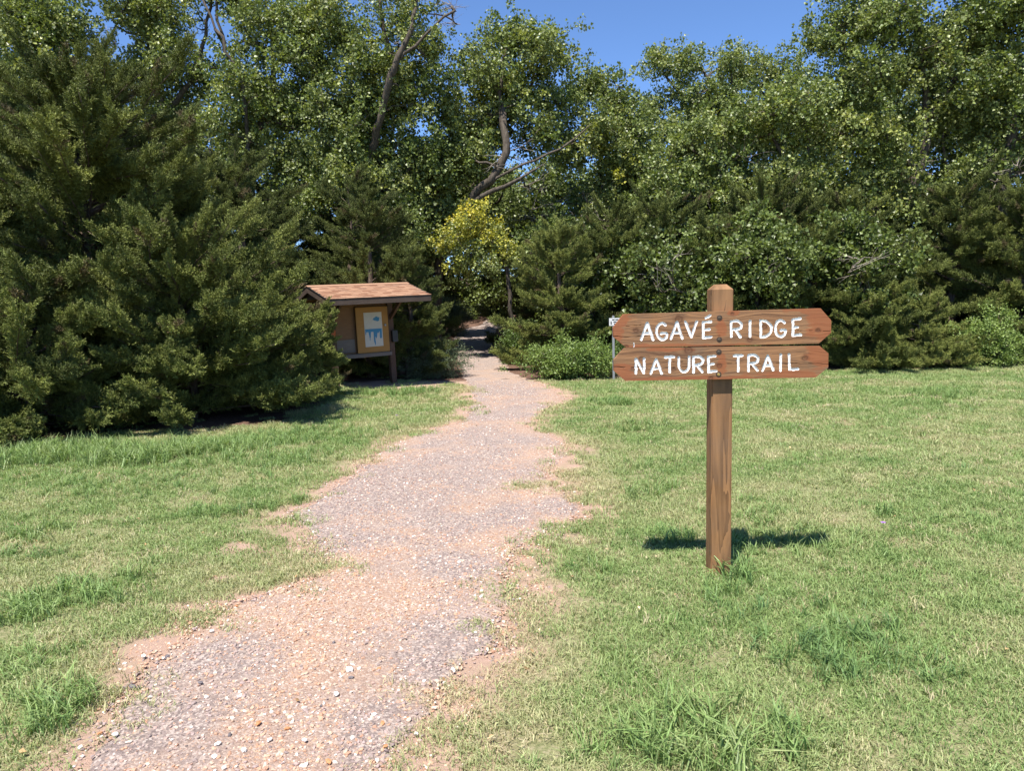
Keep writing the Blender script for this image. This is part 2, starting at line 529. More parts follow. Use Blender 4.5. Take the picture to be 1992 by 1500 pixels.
def build_path():
    ys = axis([(-6, 1.5, 0.1), (1.5, 8, 0.025), (8, 18, 0.05), (18, PL[-1, 1], 0.2)])
    l, r = path_lr(ys)
    K = 48
    t = np.linspace(0, 1, K)
    X = l[:, None] * (1 - t) + r[:, None] * t
    Y = np.repeat(ys[:, None], K, 1)
    Z = H(X, Y) + 0.010 + (fbm(X * 7, Y * 7, 11) - 0.5) * 0.022
    e = np.minimum(X - l[:, None], r[:, None] - X)
    Z = Z - 0.045 * (1 - sstep(0, 0.16, e))
    V = np.stack([X.ravel(), Y.ravel(), Z.ravel()], 1)
    I, J = np.meshgrid(np.arange(K - 1), np.arange(len(ys) - 1))
    a = (J * K + I).ravel()
    m, nt, b = new_mat('gravel')
    v = coords(nt)
    g = attr(nt, 'grey').outputs['Fac']
    vo = N(nt, 'ShaderNodeTexVoronoi', {'feature': 'F1'}, Vector=v, Scale=105.0)
    vo2 = N(nt, 'ShaderNodeTexVoronoi', {'feature': 'F1'}, Vector=v, Scale=90.0)
    rv = N(nt, 'ShaderNodeSeparateColor', None, i0=vo.outputs['Color']).outputs
    rv2 = N(nt, 'ShaderNodeSeparateColor', None, i0=vo2.outputs['Color']).outputs
    fine = noise(nt, v, 240, 3, 0.7)
    sandy = ramp(nt, rv[0], [(0.0, (0.27, 0.175, 0.13)), (0.4, (0.345, 0.235, 0.175)), (0.75, (0.40, 0.285, 0.215)), (0.93, (0.55, 0.475, 0.41)), (1, (0.26, 0.19, 0.165))])
    greyc = ramp(nt, rv2[1], [(0.0, (0.15, 0.125, 0.12)), (0.35, (0.22, 0.18, 0.17)), (0.6, (0.30, 0.24, 0.21)), (0.88, (0.46, 0.40, 0.36)), (1, (0.36, 0.24, 0.18))])
    c = mixc(nt, g, sandy, greyc)
    c = mixc(nt, math_(nt, 'MULTIPLY', fine, 0.35), c, rgb(0.30, 0.195, 0.14))
    nt.links.new(c, b.inputs['Base Color'])
    b.inputs['Roughness'].default_value = 0.9
    b.inputs['Specular IOR Level'].default_value = 0.2
    h = math_(nt, 'SUBTRACT', 1.0, vo.outputs['Distance'])
    bump(nt, b, math_(nt, 'ADD', h, fine), 0.6, 0.012)
    o = mesh('gravel_path', V, np.stack([a, a + 1, a + K + 1, a + K], 1), m, smooth=True)
    fattr(o, 'grey', path_grey(V[:, 0], V[:, 1]).astype(np.float32))
    tag(o, 'pinkish sandy gravel path winding from the lawn into the trees', None, None, 'structure')

def in_soft(B, x, y):
    m = np.zeros_like(np.asarray(x, float))
    w = (fbm(np.asarray(x) * 2.5, np.asarray(y) * 2.5, 15) - 0.5) * 1.3
    for cx, cy, a, b in B:
        m = np.maximum(m, 1 - sstep(0.5, 1.55, np.sqrt(((x - cx) / a) ** 2 + ((y - cy) / b) ** 2) + w))
    return m
GREY = [blob(*b) for b in ((840,1260,150,55),(760,1420,110,60),(330,1380,150,70),(420,1300,120,40),(640,1050,90,25),(700,980,150,25),(830,920,140,35),(900,880,150,30),(700,930,80,20),(980,1000,70,15),(1080,990,50,10),(980,800,80,15),(960,760,80,10),(930,690,60,30),(920,650,60,15),(850,1030,120,20),(880,1100,80,15))]
GREY = [(a_, b_, c_ * 0.9, max(d_ * 1.7, c_ * 0.7)) for a_, b_, c_, d_ in GREY]
def path_grey(x, y):
    n = fbm(x * 2.2, y * 2.2, 12)
    return np.clip(in_soft(GREY, x, y) * sstep(0.25, 0.6, fbm(x * 5, y * 5, 14) * 0.5 + n * 0.5 + 0.08) * 1.05 + sstep(0.42, 0.7, n) * 0.45, 0, 1)
build_path()

def stone_mesh(seed, mat):
    r = np.random.default_rng(seed)
    bm = bmesh.new()
    bmesh.ops.create_icosphere(bm, subdivisions=1, radius=1.0)
    s = np.array([r.uniform(0.8, 1.25), r.uniform(0.65, 1.0), r.uniform(0.4, 0.65)])
    for v in bm.verts:
        k = r.uniform(0.78, 1.12)
        v.co = Vector((v.co.x * s[0] * k, v.co.y * s[1] * k, v.co.z * s[2] * k))
    me = bpy.data.meshes.new('stone'); bm.to_mesh(me); bm.free()
    me.materials.append(mat)
    return me

def stone_mat():
    m, nt, b = new_mat('stone')
    t = attr(nt, 'tint', 'INSTANCER').outputs['Fac']
    c = ramp(nt, t, [(0, (0.11, 0.095, 0.10)), (0.12, (0.20, 0.17, 0.17)), (0.25, (0.33, 0.26, 0.25)), (0.4, (0.34, 0.18, 0.115)), (0.55, (0.44, 0.255, 0.16)), (0.7, (0.44, 0.31, 0.22)), (0.85, (0.57, 0.48, 0.39)), (1, (0.80, 0.76, 0.70))])
    n = noise(nt, coords(nt), 2.5, 4)
    c = mixc(nt, math_(nt, 'MULTIPLY', n, 0.45), c, rgb(0.42, 0.27, 0.19))
    nt.links.new(c, b.inputs['Base Color'])
    b.inputs['Roughness'].default_value = 0.75
    b.inputs['Specular IOR Level'].default_value = 0.3
    return m
MAT['stone'] = stone_mat()
STONES = [stone_mesh(40 + i, MAT['stone']) for i in range(6)]

def build_gravel():
    G = scatter_group([bpy.data.objects.new('proto', me) for me in STONES])
    P, S, T = [], [], []
    for y0, y1, dens, s0, s1 in ((1.5, 3.2, 5600, 0.0030, 0.0105), (3.2, 5.0, 3600, 0.004, 0.0105), (5.0, 8.0, 1600, 0.005, 0.010), (8.0, 15.5, 500, 0.007, 0.012)):
        a, b = -4.2, 2.6
        n = int((b - a) * (y1 - y0) * dens)
        x = rng.uniform(a, b, n); y = rng.uniform(y0, y1, n)
        sd = path_sd(x, y)
        bl = in_blobs(BARE, x, y)
        keep = (rng.random(n) < sstep(-0.22, 0.05, sd) * (0.35 + 0.65 * sstep(0.3, 0.6, fbm(x * 3, y * 3, 21)))) | ((bl > 0.5) & (rng.random(n) < 0.25))
        x, y = x[keep], y[keep]; n = len(x)
        g = path_grey(x, y)
        q = rng.random(n)
        s = s0 + (s1 - s0) * rng.random(n) ** 3
        big = rng.random(n) < 0.06
        s = np.where(big, s0 + (s1 - s0) * rng.uniform(0.7, 1.5, n), s)
        t_s = np.where(q < 0.78, rng.uniform(0.42, 0.75, n), np.where(q < 0.92, rng.uniform(0.75, 1.0, n), rng.uniform(0.05, 0.3, n)))
        t_g = np.where(q < 0.55, rng.uniform(0.05, 0.32, n), np.where(q < 0.72, rng.uniform(0.76, 1.0, n), rng.uniform(0.33, 0.75, n)))
        t = np.where(rng.random(n) < g, t_g, t_s)
        z = H(x, y) + 0.010 + (fbm(x * 7, y * 7, 11) - 0.5) * 0.022 + s * 0.15 - 0.012 * (1 - sstep(0, 0.12, path_sd(x, y)))
        P.append(np.stack([x, y, z], 1)); S.append(s); T.append(t)
    P = np.vstack(P); S = np.concatenate(S); T = np.concatenate(T); n = len(P)
    o = scatter('gravel', G, 6, P, np.stack([rng.normal(size=n) * 0.35, rng.normal(size=n) * 0.35, rng.uniform(0, 6.28, n)], 1), S, T)
    tag(o, 'loose mixed gravel strewn over the sandy path', None, None, 'stuff')
build_gravel()

def plain_stone_mat(name, c, c2):
    m, nt, b = new_mat(name)
    n = noise(nt, coords(nt), 3.0, 5)
    nt.links.new(ramp(nt, n, [(0.35, c), (0.7, c2)]), b.inputs['Base Color'])
    b.inputs['Roughness'].default_value = 0.75
    bump(nt, b, n, 0.3, 0.2)
    return m
PEB = {'white': plain_stone_mat('pale_pebble', (0.62, 0.55, 0.48), (0.82, 0.77, 0.7)), 'orange': plain_stone_mat('rust_pebble', (0.36, 0.15, 0.06), (0.55, 0.27, 0.12)), 'dark': plain_stone_mat('dark_pebble', (0.09, 0.08, 0.085), (0.20, 0.17, 0.17))}
PLAB = {'white': 'larger pale cream pebble lying loose on the gravel path', 'orange': 'larger rusty orange pebble lying loose on the gravel path', 'dark': 'larger dark grey pebble lying loose on the gravel path'}
PME = {}
for k in PEB:
    for j in range(2):
        PME[k, j] = stone_mesh(70 + len(PME), PEB[k])
for i, (px, py, k, s) in enumerate(((680,1310,'white',26),(655,1358,'white',22),(425,1455,'white',22),(475,1468,'white',20),(418,1480,'white',18),(280,1283,'white',16),(525,1447,'white',18),(593,1448,'white',17),(810,1435,'white',15),(412,1234,'white',14),(630,1345,'white',14),(225,1437,'white',18),
    (503,1415,'orange',20),(560,1425,'orange',18),(745,1415,'orange',18),(737,1308,'orange',14),(795,1405,'orange',15),(195,1434,'orange',14),(640,1490,'orange',20),(750,1460,'orange',16),(460,1185,'orange',12),
    (325,1285,'dark',18),(258,1343,'dark',16),(650,1256,'dark',14),(684,1325,'dark',14),(447,1437,'dark',14),(390,1335,'dark',12),(625,1380,'dark',12))):
    p = on_ground(px, py)
    o = bpy.data.objects.new('pebble', PME[k, i % 2]); link(o)
    r_ = s / FPX * np.linalg.norm(p - CAMP) / 2 * 0.72
    o.scale = (r_, r_, r_)
    o.location = (p[0], p[1], p[2] + 0.012 + r_ * 0.25)
    o.rotation_euler = (0.2, 0.1, i * 1.7)
    tag(o, PLAB[k], 'pebble', {'white': 'pale pebbles', 'orange': 'rusty pebbles', 'dark': 'dark pebbles'}[k] + ' on the path')

# ------------------------------------------------------------------ wooden sign
def wood_mat(name, cA, cB, cC, axis='x', ring=1.0, grey=0.0, rough=0.7, k=16):
    m, nt, b = new_mat(name)
    sc = {'x': (1.2, k, k), 'z': (k, k, 1.2), 'y': (k, 1.2, k)}[axis]
    v = coords(nt, sc)
    n1 = noise(nt, v, 1.0, 3, 0.5, 0.6)
    saw = math_(nt, 'FRACT', math_(nt, 'MULTIPLY', n1, 9.0 * ring))
    v2 = coords(nt, tuple(4 * s for s in sc))
    n2 = noise(nt, v2, 1.5, 5, 0.7)
    n3 = noise(nt, coords(nt), 3.0, 4)
    c = mixc(nt, saw, rgb(*cA), rgb(*cB))
    c = mixc(nt, math_(nt, 'MULTIPLY', n2, 0.75), c, rgb(*cC))
    c = mixc(nt, ramp(nt, n3, [(0.4, (0, 0, 0)), (0.65, (grey, grey, grey))]), c, rgb(0.15, 0.12, 0.10))
    nt.links.new(c, b.inputs['Base Color'])
    b.inputs['Roughness'].default_value = rough
    b.inputs['Specular IOR Level'].default_value = 0.2
    bump(nt, b, math_(nt, 'ADD', saw, n2), 0.35, 0.003)
    return m
MAT['post'] = wood_mat('stained_post', (0.29, 0.145, 0.06), (0.06, 0.026, 0.012), (0.28, 0.155, 0.07), 'z', 0.7, 0.25, 0.7, 10)

def board_mat():
    m, nt, b = new_mat('stained_board')
    g = attr(nt, 'gv').outputs['Fac']; kn = attr(nt, 'knot').outputs['Fac']; cr = attr(nt, 'crack').outputs['Fac']; red = attr(nt, 'red').outputs['Fac']
    tc = nt.nodes.new('ShaderNodeTexCoord')
    sx = N(nt, 'ShaderNodeSeparateXYZ', None, i0=tc.outputs['Object'])
    cv = N(nt, 'ShaderNodeCombineXYZ', None, i0=math_(nt, 'MULTIPLY', sx.outputs[0], 1.6), i1=math_(nt, 'MULTIPLY', g, 42.0), i2=0.0).outputs[0]
    n1 = noise(nt, cv, 1.0, 4, 0.6, 0.3)
    saw = math_(nt, 'FRACT', math_(nt, 'MULTIPLY', n1, 5.0))
    cv2 = N(nt, 'ShaderNodeCombineXYZ', None, i0=math_(nt, 'MULTIPLY', sx.outputs[0], 9.0), i1=math_(nt, 'MULTIPLY', g, 230.0), i2=0.0).outputs[0]
    n2 = noise(nt, cv2, 1.0, 5, 0.7)
    n3 = noise(nt, tc.outputs['Object'], 6.0, 4)
    c = mixc(nt, math_(nt, 'POWER', saw, 2.0), rgb(0.285, 0.14, 0.062), rgb(0.055, 0.024, 0.013))
    c = mixc(nt, math_(nt, 'MULTIPLY', n2, 0.55), c, rgb(0.31, 0.175, 0.09))
    c = mixc(nt, ramp(nt, n3, [(0.42, (0, 0, 0)), (0.68, (0.55, 0.55, 0.55))]), c, rgb(0.165, 0.11, 0.068))
    cv3 = N(nt, 'ShaderNodeCombineXYZ', None, i0=math_(nt, 'MULTIPLY', sx.outputs[0], 1.1), i1=math_(nt, 'MULTIPLY', g, 75.0), i2=4.0).outputs[0]
    n4 = noise(nt, cv3, 1.0, 4, 0.7)
    c = mixc(nt, ramp(nt, n4, [(0.5, (0, 0, 0)), (0.66, (0.8, 0.8, 0.8))]), c, rgb(0.085, 0.042, 0.024))
    c = mixc(nt, ramp(nt, n4, [(0.28, (0.55, 0.55, 0.55)), (0.42, (0, 0, 0))]), c, rgb(0.33, 0.20, 0.11))
    c = mixc(nt, red, c, rgb(0.25, 0.078, 0.03))
    c = mixc(nt, ramp(nt, kn, [(0, (0, 0, 0)), (0.35, (0.35, 0.35, 0.35)), (0.55, (0.9, 0.9, 0.9)), (0.75, (0.4, 0.4, 0.4)), (1, (0.95, 0.95, 0.95))]), c, rgb(0.085, 0.036, 0.018))
    c = mixc(nt, cr, c, rgb(0.035, 0.018, 0.012))
    nt.links.new(c, b.inputs['Base Color'])
    b.inputs['Roughness'].default_value = 0.62
    b.inputs['Specular IOR Level'].default_value = 0.25
    bump(nt, b, math_(nt, 'ADD', saw, n2), 0.3, 0.002)
    return m
MAT['board'] = board_mat()
m, nt, b = new_mat('white_letter_paint')
n_ = noise(nt, coords(nt), 60, 4)
nt.links.new(ramp(nt, n_, [(0.27, (0.36, 0.25, 0.17)), (0.33, (0.62, 0.60, 0.58)), (0.5, (0.78, 0.78, 0.77))]), b.inputs['Base Color'])
b.inputs['Roughness'].default_value = 0.55
MAT['paint'] = m
def metal(name, c, rough=0.45, met=0.9):
    m, nt, b = new_mat(name)
    n = noise(nt, coords(nt), 40, 4)
    nt.links.new(mixc(nt, n, rgb(*c), rgb(*[q * 0.55 for q in c])), b.inputs['Base Color'])
    b.inputs['Metallic'].default_value = met; b.inputs['Roughness'].default_value = rough
    return m
MAT['steel'] = metal('bolt_steel', (0.16, 0.13, 0.10), 0.7); MAT['brass'] = metal('bolt_brass', (0.85, 0.55, 0.2), 0.3)
MAT['galv'] = metal('galvanised_post', (0.40, 0.40, 0.40), 0.55, 0.6)
def flat_mat(name, c, rough=0.7):
    m, nt, b = new_mat(name)
    n = noise(nt, coords(nt), 25, 4)
    nt.links.new(mixc(nt, n, rgb(*c), rgb(*[q * 0.75 for q in c])), b.inputs['Base Color'])
    b.inputs['Roughness'].default_value = rough
    return m
MAT['black'] = flat_mat('black_plastic', (0.015, 0.015, 0.016), 0.5)
MAT['hole'] = flat_mat('dark_countersink', (0.05, 0.03, 0.02), 0.9)

SB = on_ground(1397, 1114)
POSTW = 0.117
YB = SB[1] - POSTW / 2 - 0.038                   # plane of the boards' faces
sign = empty('trail_sign', (SB[0], SB[1], float(H(SB[0], SB[1]))), 'brown wooden two-board trail sign with white lettering on a stout post', 'sign')
SZ = sign.location.z
def Bp(cx, cy):                                  # sign close-up pixel -> (x, z) on the boards, relative to the post
    p = at_y(1140 + cx / 3.831, 520 + cy / 3.831, YB)
    return np.array([p[0] - SB[0], p[2] - SZ])

def build_post():
    top = at_y(1397, 553, SB[1] - POSTW / 2)[2] - SZ
    w = POSTW / 2; c = 0.028
    me = bpy.data.meshes.new('post'); bm = bmesh.new()
    rings = []
    for z, q in ((-0.25, w), (top - c, w), (top, w - c)):
        rings.append([bm.verts.new((sx * q, sy * q, z)) for sx, sy in ((-1, -1), (1, -1), (1, 1), (-1, 1))])
    for k in range(2):
        for i in range(4):
            bm.faces.new((rings[k][i], rings[k][(i + 1) % 4], rings[k + 1][(i + 1) % 4], rings[k + 1][i]))
    bm.faces.new(rings[2]); bm.faces.new(rings[0][::-1])
    bmesh.ops.bevel(bm, geom=[e for e in bm.edges if abs(e.verts[0].co.z - e.verts[1].co.z) > 0.01], offset=0.006, segments=2, affect='EDGES')
    bm.to_mesh(me); bm.free()
    me.materials.append(MAT['post'])
    link(bpy.data.objects.new('post', me), sign)
build_post()

def seg_dist(P, pts):
    d = np.full(len(P), 9.0)
    for a, b in zip(pts[:-1], pts[1:]):
        ab = b - a; t = np.clip(((P - a) @ ab) / (ab @ ab + 1e-12), 0, 1)
        d = np.minimum(d, np.linalg.norm(P - a - t[:, None] * ab, axis=1))
    return d

def build_board(label, left, right, letters, knots, cracks, reds, bolts, drip=None):
    vs = np.unique(np.concatenate([np.linspace(0, 1, 80)]))
    def side(S):
        S = np.array(S, float)
        v = (S[0, 1] - S[:, 1]) / (S[0, 1] - S[-1, 1])
        return np.stack([np.interp(vs, v, S[:, 0]), np.interp(vs, v, S[:, 1])], 1)
    Lp, Rp = side(left), side(right)
    K = 560
    u = np.linspace(0, 1, K)
    C = Lp[:, None, :] * (1 - u)[None, :, None] + Rp[:, None, :] * u[None, :, None]
    C = C.reshape(-1, 2)
    o0 = Bp(1015, 580); ex = (Bp(2015, 580) - o0) / 1000; ey = (Bp(1015, 1580) - o0) / 1000
    toP = lambda q: o0 + (np.atleast_2d(q)[:, :1] - 1015) * ex + (np.atleast_2d(q)[:, 1:] - 580) * ey
    P = toP(C)
    nrow = len(vs)
    depth = np.zeros(len(P))
    owner = np.full(len(P), -1)
    HW = 0.0073
    DF = []
    for li, (ch, strokes) in enumerate(letters):
        d = np.full(len(P), 9.0)
        for st in strokes:
            pts = np.array(st[1:] if st[0] == 'c' else st, float)
            if st[0] == 'c': pts = smooth_path(np.c_[pts, np.zeros(len(pts))], 4)[:, :2]
            W = toP(pts)
            near = (P[:, 0] > W[:, 0].min() - 0.03) & (P[:, 0] < W[:, 0].max() + 0.03)
            d[near] = np.minimum(d[near], seg_dist(P[near], W))
        if len(ch) > 1: d = d + 0.005
        d = d + (vnoise(P[:, 0] * 70, P[:, 1] * 70, li) - 0.5) * 0.003
        DF.append(d)
        ins = d < HW
        owner[ins] = li
        depth[ins] = np.maximum(depth[ins], 0.0060 * sstep(0, 0.0032, HW - d[ins]))
    # grain, knots, cracks, worn stain
    gv = P[:, 1].copy(); kn = np.zeros(len(P)); cr = np.zeros(len(P)); red = np.zeros(len(P))
    for kx, ky, s in knots:
        c = toP((kx, ky))[0]; dx = P[:, 0] - c[0]; dz = P[:, 1] - c[1]
        s = s * 0.00105
        gv += dz * -0.75 * np.exp(-(dx / (s * 3.2)) ** 2 - (dz / (s * 1.9)) ** 2)
        rr = np.sqrt((dx / 1.25) ** 2 + dz ** 2) * (0.85 + 0.35 * vnoise(P[:, 0] * 90, P[:, 1] * 90, 3))
        kn = np.maximum(kn, 1 - np.clip(rr / s, 0, 1))
        depth += 0.0012 * np.exp(-(rr / (s * 0.35)) ** 2)
    for pts, w in cracks:
        W = toP(np.array(pts, float))
        d = seg_dist(P + np.c_[np.zeros(len(P)), (vnoise(P[:, 0] * 40, P[:, 0] * 0, 6) - 0.5) * 0.006], W)
        q = 1 - sstep(w * 0.0003, w * 0.0011, d)
        q = q * sstep(0.18, 0.4, vnoise(P[:, 0] * 25, P[:, 0] * 0 + ky, 5))
        cr = np.maximum(cr, q); depth += 0.004 * q
    for cx, cy, rx, ry in reds:
        d = np.sqrt(((C[:, 0] - cx) / rx) ** 2 + ((C[:, 1] - cy) / ry) ** 2) + (fbm(P[:, 0] * 14, P[:, 1] * 60, 8) - 0.5) * 1.2
        red = np.maximum(red, 0.7 * (1 - sstep(0.75, 1.1, d)))
    bow = 0.0015 * np.sin(P[:, 0] * 5)
    V = np.stack([P[:, 0], np.full(len(P), YB - SB[1]) + depth + bow, P[:, 1]], 1)
    I, J = np.meshgrid(np.arange(K - 1), np.arange(nrow - 1))
    a = (J * K + I).ravel()
    Fq = np.stack([a, a + 1, a + K + 1, a + K], 1)
    # a face belongs to a letter when its centre is inside the groove
    fo = np.full(len(Fq), -1)
    for li in range(len(letters)):
        fo[DF[li][Fq].mean(1) < HW] = li
    # rim and back
    bi = np.concatenate([np.arange(K), np.arange(1, nrow) * K + K - 1, (nrow - 1) * K + np.arange(K - 2, -1, -1), np.arange(nrow - 2, 0, -1) * K])
    def sub(faces, extra_back=False):
        used = np.unique(faces); mp = np.full(len(V), -1); mp[used] = np.arange(len(used))
        vv = V[used].tolist(); ff = mp[faces].tolist()
        if extra_back:
            nb = len(vv)
            for q in bi: vv.append((V[q, 0], YB - SB[1] + 0.038, V[q, 2]))
            m_ = len(bi)
            for q in range(m_):
                q2 = (q + 1) % m_
                ff.append([mp[bi[q2]], mp[bi[q]], nb + q, nb + q2])
            for rI in range(nrow - 1):
                A = nb + (m_ - rI) % m_; B_ = nb + (m_ - rI - 1) % m_
                c1 = nb + K - 1 + rI; c2 = nb + K + rI
                ff.append([A, B_, c2, c1])
        return vv, ff, used
    vv, ff, used = sub(Fq[fo < 0], True)
    bo = mesh('board', vv, ff, MAT['board'], sign)
    bo['label'] = label
    pad = len(vv) - len(used)
    for nm, arr in (('gv', gv), ('knot', kn), ('crack', cr), ('red', red)):
        fattr(bo, nm, np.concatenate([arr[used], arr[bi] if pad else []]).astype(np.float32))
    for li, (ch, _) in enumerate(letters):
        vv, ff, _u2 = sub(Fq[fo == li])
        lo = mesh('letter' if len(ch) == 1 else ch, vv, ff, MAT['paint'], bo, smooth=False)
        if len(ch) == 1: lo['label'] = 'white painted letter ' + ch
    for bx_, by_, mt in bolts:
        c = toP((bx_, by_))[0]
        ch = tubes([([(0, 0.003, 0), (0, -0.0015, 0)], [0.0165, 0.0155], 16)])
        w = mesh('washer', *ch, MAT['hole'], bo); w.location = (c[0], YB - SB[1], c[1])
        ch = tubes([([(0, 0.002, 0), (0, -0.0025, 0), (0, -0.0035, 0)], [0.0085, 0.0085, 0.0065], 10)])
        h = mesh('bolt', *ch, MAT[mt], bo); h.location = (c[0], YB - SB[1], c[1])
    return bo

LET_A = [('A', [[(412,540),(458,418),(500,538)], [(432,494),(486,492)]]),
    ('G', [['c',(594,434),(568,420),(538,438),(527,480),(538,518),(570,540),(598,522),(601,492),(560,494)]]),
    ('A', [[(632,532),(678,412),(718,530)], [(650,490),(706,488)]]),
    ('V', [[(742,410),(785,520),(825,408)]]),
    ('É', [[(932,408),(874,412),(874,526),(934,520)], [(874,468),(922,464)], [(892,382),(926,364)]]),
    ('R', [[(1080,408),(1082,516)], ['c',(1080,408),(1125,403),(1156,424),(1148,456),(1090,466)], [(1112,466),(1150,519)]]),
    ('I', [[(1222,405),(1222,515)]]),
    ('D', [[(1300,400),(1303,520)], ['c',(1300,400),(1345,408),(1380,445),(1376,485),(1346,513),(1303,520)]]),
    ('G', [['c',(1478,416),(1452,397),(1423,414),(1411,458),(1422,500),(1452,517),(1480,500),(1486,470),(1452,472)]]),
    ('E', [[(1596,385),(1540,394),(1542,510),(1602,503)], [(1542,452),(1578,448)]]),
    ('paint_drip', [[(356,562),(357,594)]])]
LET_B = [('N', [[(368,786),(372,682),(428,782),(432,680)]]),
    ('A', [[(480,788),(522,682),(562,785)], [(498,752),(550,750)]]),
    ('T', [[(590,668),(654,665)], [(622,668),(622,778)]]),
    ('U', [['c',(690,668),(692,740),(714,770),(744,770),(765,738),(767,664)]]),
    ('R', [[(800,665),(800,778)], ['c',(800,665),(845,664),(871,686),(858,716),(805,726)], [(828,726),(865,775)]]),
    ('E', [[(962,660),(912,665),(912,776),(970,770)], [(912,720),(950,716)]]),
    ('T', [[(1102,658),(1166,655)], [(1135,660),(1135,770)]]),
    ('R', [[(1210,655),(1212,768)], ['c',(1210,655),(1255,652),(1284,676),(1270,706),(1215,716)], [(1238,716),(1280,765)]]),
    ('A', [[(1318,765),(1355,656),(1398,762)], [(1334,730),(1386,728)]]),
    ('I', [[(1452,648),(1452,765)]]),
    ('L', [[(1514,648),(1519,758),(1580,755)]])]
build_board('upper board reading AGAVÉ RIDGE', [(300,598),(207,520),(205,455),(285,355)], [(1735,568),(1825,490),(1825,400),(1745,312)], LET_A,
    [(692,392,32),(372,472,20),(1220,540,20),(1323,447,26),(1725,470,18),(300,592,18),(1090,350,14)],
    [([(207,520),(520,516)],2),([(360,490),(760,494)],1.2),([(1330,470),(1825,478)],1.0),([(640,515),(1000,512)],1.0),([(300,440),(420,436)],1)],
    [(1800,430,150,150),(1010,450,45,60),(260,380,80,60),(900,590,700,22),(1100,345,40,20),(220,500,60,80),(1700,330,200,30)], [(995,382,'steel'),(993,540,'steel')])
build_board('lower board reading NATURE TRAIL', [(290,843),(207,770),(207,690),(285,600)], [(1715,818),(1808,745),(1808,640),(1740,585)], LET_B,
    [(763,615,34),(410,677,20),(993,730,20),(650,757,18),(1633,675,24),(1240,745,18),(928,822,18),(345,752,12)],
    [([(207,742),(440,744)],3),([(440,744),(900,738)],1.3),([(1420,714),(1808,718)],2),([(1000,716),(1400,712)],1.0),([(500,700),(900,704)],0.8)],
    [(1760,650,130,90),(1010,720,40,90),(900,830,800,26),(250,780,120,70),(1500,800,300,40),(600,612,200,14)], [(990,630,'steel'),(988,795,'brass')])

# small white notice on a thin metal post behind the big sign
def small_notice():
    g = on_ground(1194, 741)
    e = empty('notice_post', (g[0], g[1], g[2]), 'small white notice on a thin grey metal post beside the low shrub', 'sign')
    top = at_y(1194, 614, g[1])[2] - g[2]
    box_obj('post', (0, 0, top / 2 - 0.1), (0.045, 0.02, top + 0.2), MAT['galv'], e, bevel=0.003)
    pl = box_obj('plate', (0.05, -0.016, top - 0.125), (0.27, 0.008, 0.155), flat_mat('white_plate', (0.62, 0.62, 0.62), 0.5), e, bevel=0.002)
    for k, (x, z, w, h) in enumerate(((-0.05, 0.045, 0.05, 0.02), (0.02, 0.045, 0.06, 0.02), (0.085, 0.045, 0.04, 0.02), (-0.095, -0.02, 0.022, 0.06), (-0.02, 0.0, 0.06, 0.018), (0.06, 0.0, 0.05, 0.018), (0.0, -0.04, 0.08, 0.018), (0.085, -0.04, 0.03, 0.018))):
        box_obj('printed_line', (x, -0.0055, z), (w, 0.003, h), MAT['black'], pl, bevel=0)
small_notice()

# ------------------------------------------------------------------ kiosk
MAT['kwood'] = wood_mat('kiosk_wood', (0.085, 0.047, 0.03), (0.05, 0.028, 0.02), (0.12, 0.075, 0.052), 'z', 1, 0.2)
MAT['kfascia'] = wood_mat('kiosk_fascia', (0.06, 0.04, 0.031), (0.04, 0.027, 0.022), (0.10, 0.075, 0.06), 'x', 1, 0.15)
MAT['kply'] = wood_mat('kiosk_plywood', (0.21, 0.11, 0.052), (0.15, 0.075, 0.036), (0.25, 0.145, 0.075), 'x', 0.7, 0.2)
MAT['kgrey'] = wood_mat('weathered_plywood', (0.16, 0.14, 0.125), (0.11, 0.095, 0.085), (0.20, 0.18, 0.165), 'x', 0.7, 0.3)
MAT['kboard'] = wood_mat('tan_notice_board', (0.34, 0.18, 0.055), (0.30, 0.155, 0.046), (0.37, 0.205, 0.07), 'x', 0.3, 0.0)
def shingle_mat():
    m, nt, b = new_mat('shingle')
    oi = nt.nodes.new('ShaderNodeObjectInfo')
    c = ramp(nt, oi.outputs['Random'], [(0, (0.20, 0.10, 0.06)), (0.35, (0.30, 0.175, 0.11)), (0.75, (0.37, 0.225, 0.145)), (1, (0.23, 0.14, 0.095))])
    n = noise(nt, coords(nt), 120, 3, 0.8)
    c = mixc(nt, math_(nt, 'MULTIPLY', n, 0.4), c, rgb(0.2, 0.1, 0.07))
    nt.links.new(c, b.inputs['Base Color']); b.inputs['Roughness'].default_value = 0.95
    b.inputs['Specular IOR Level'].default_value = 0.1
    bump(nt, b, n, 0.5, 0.005)
    return m
MAT['shingle'] = shingle_mat()
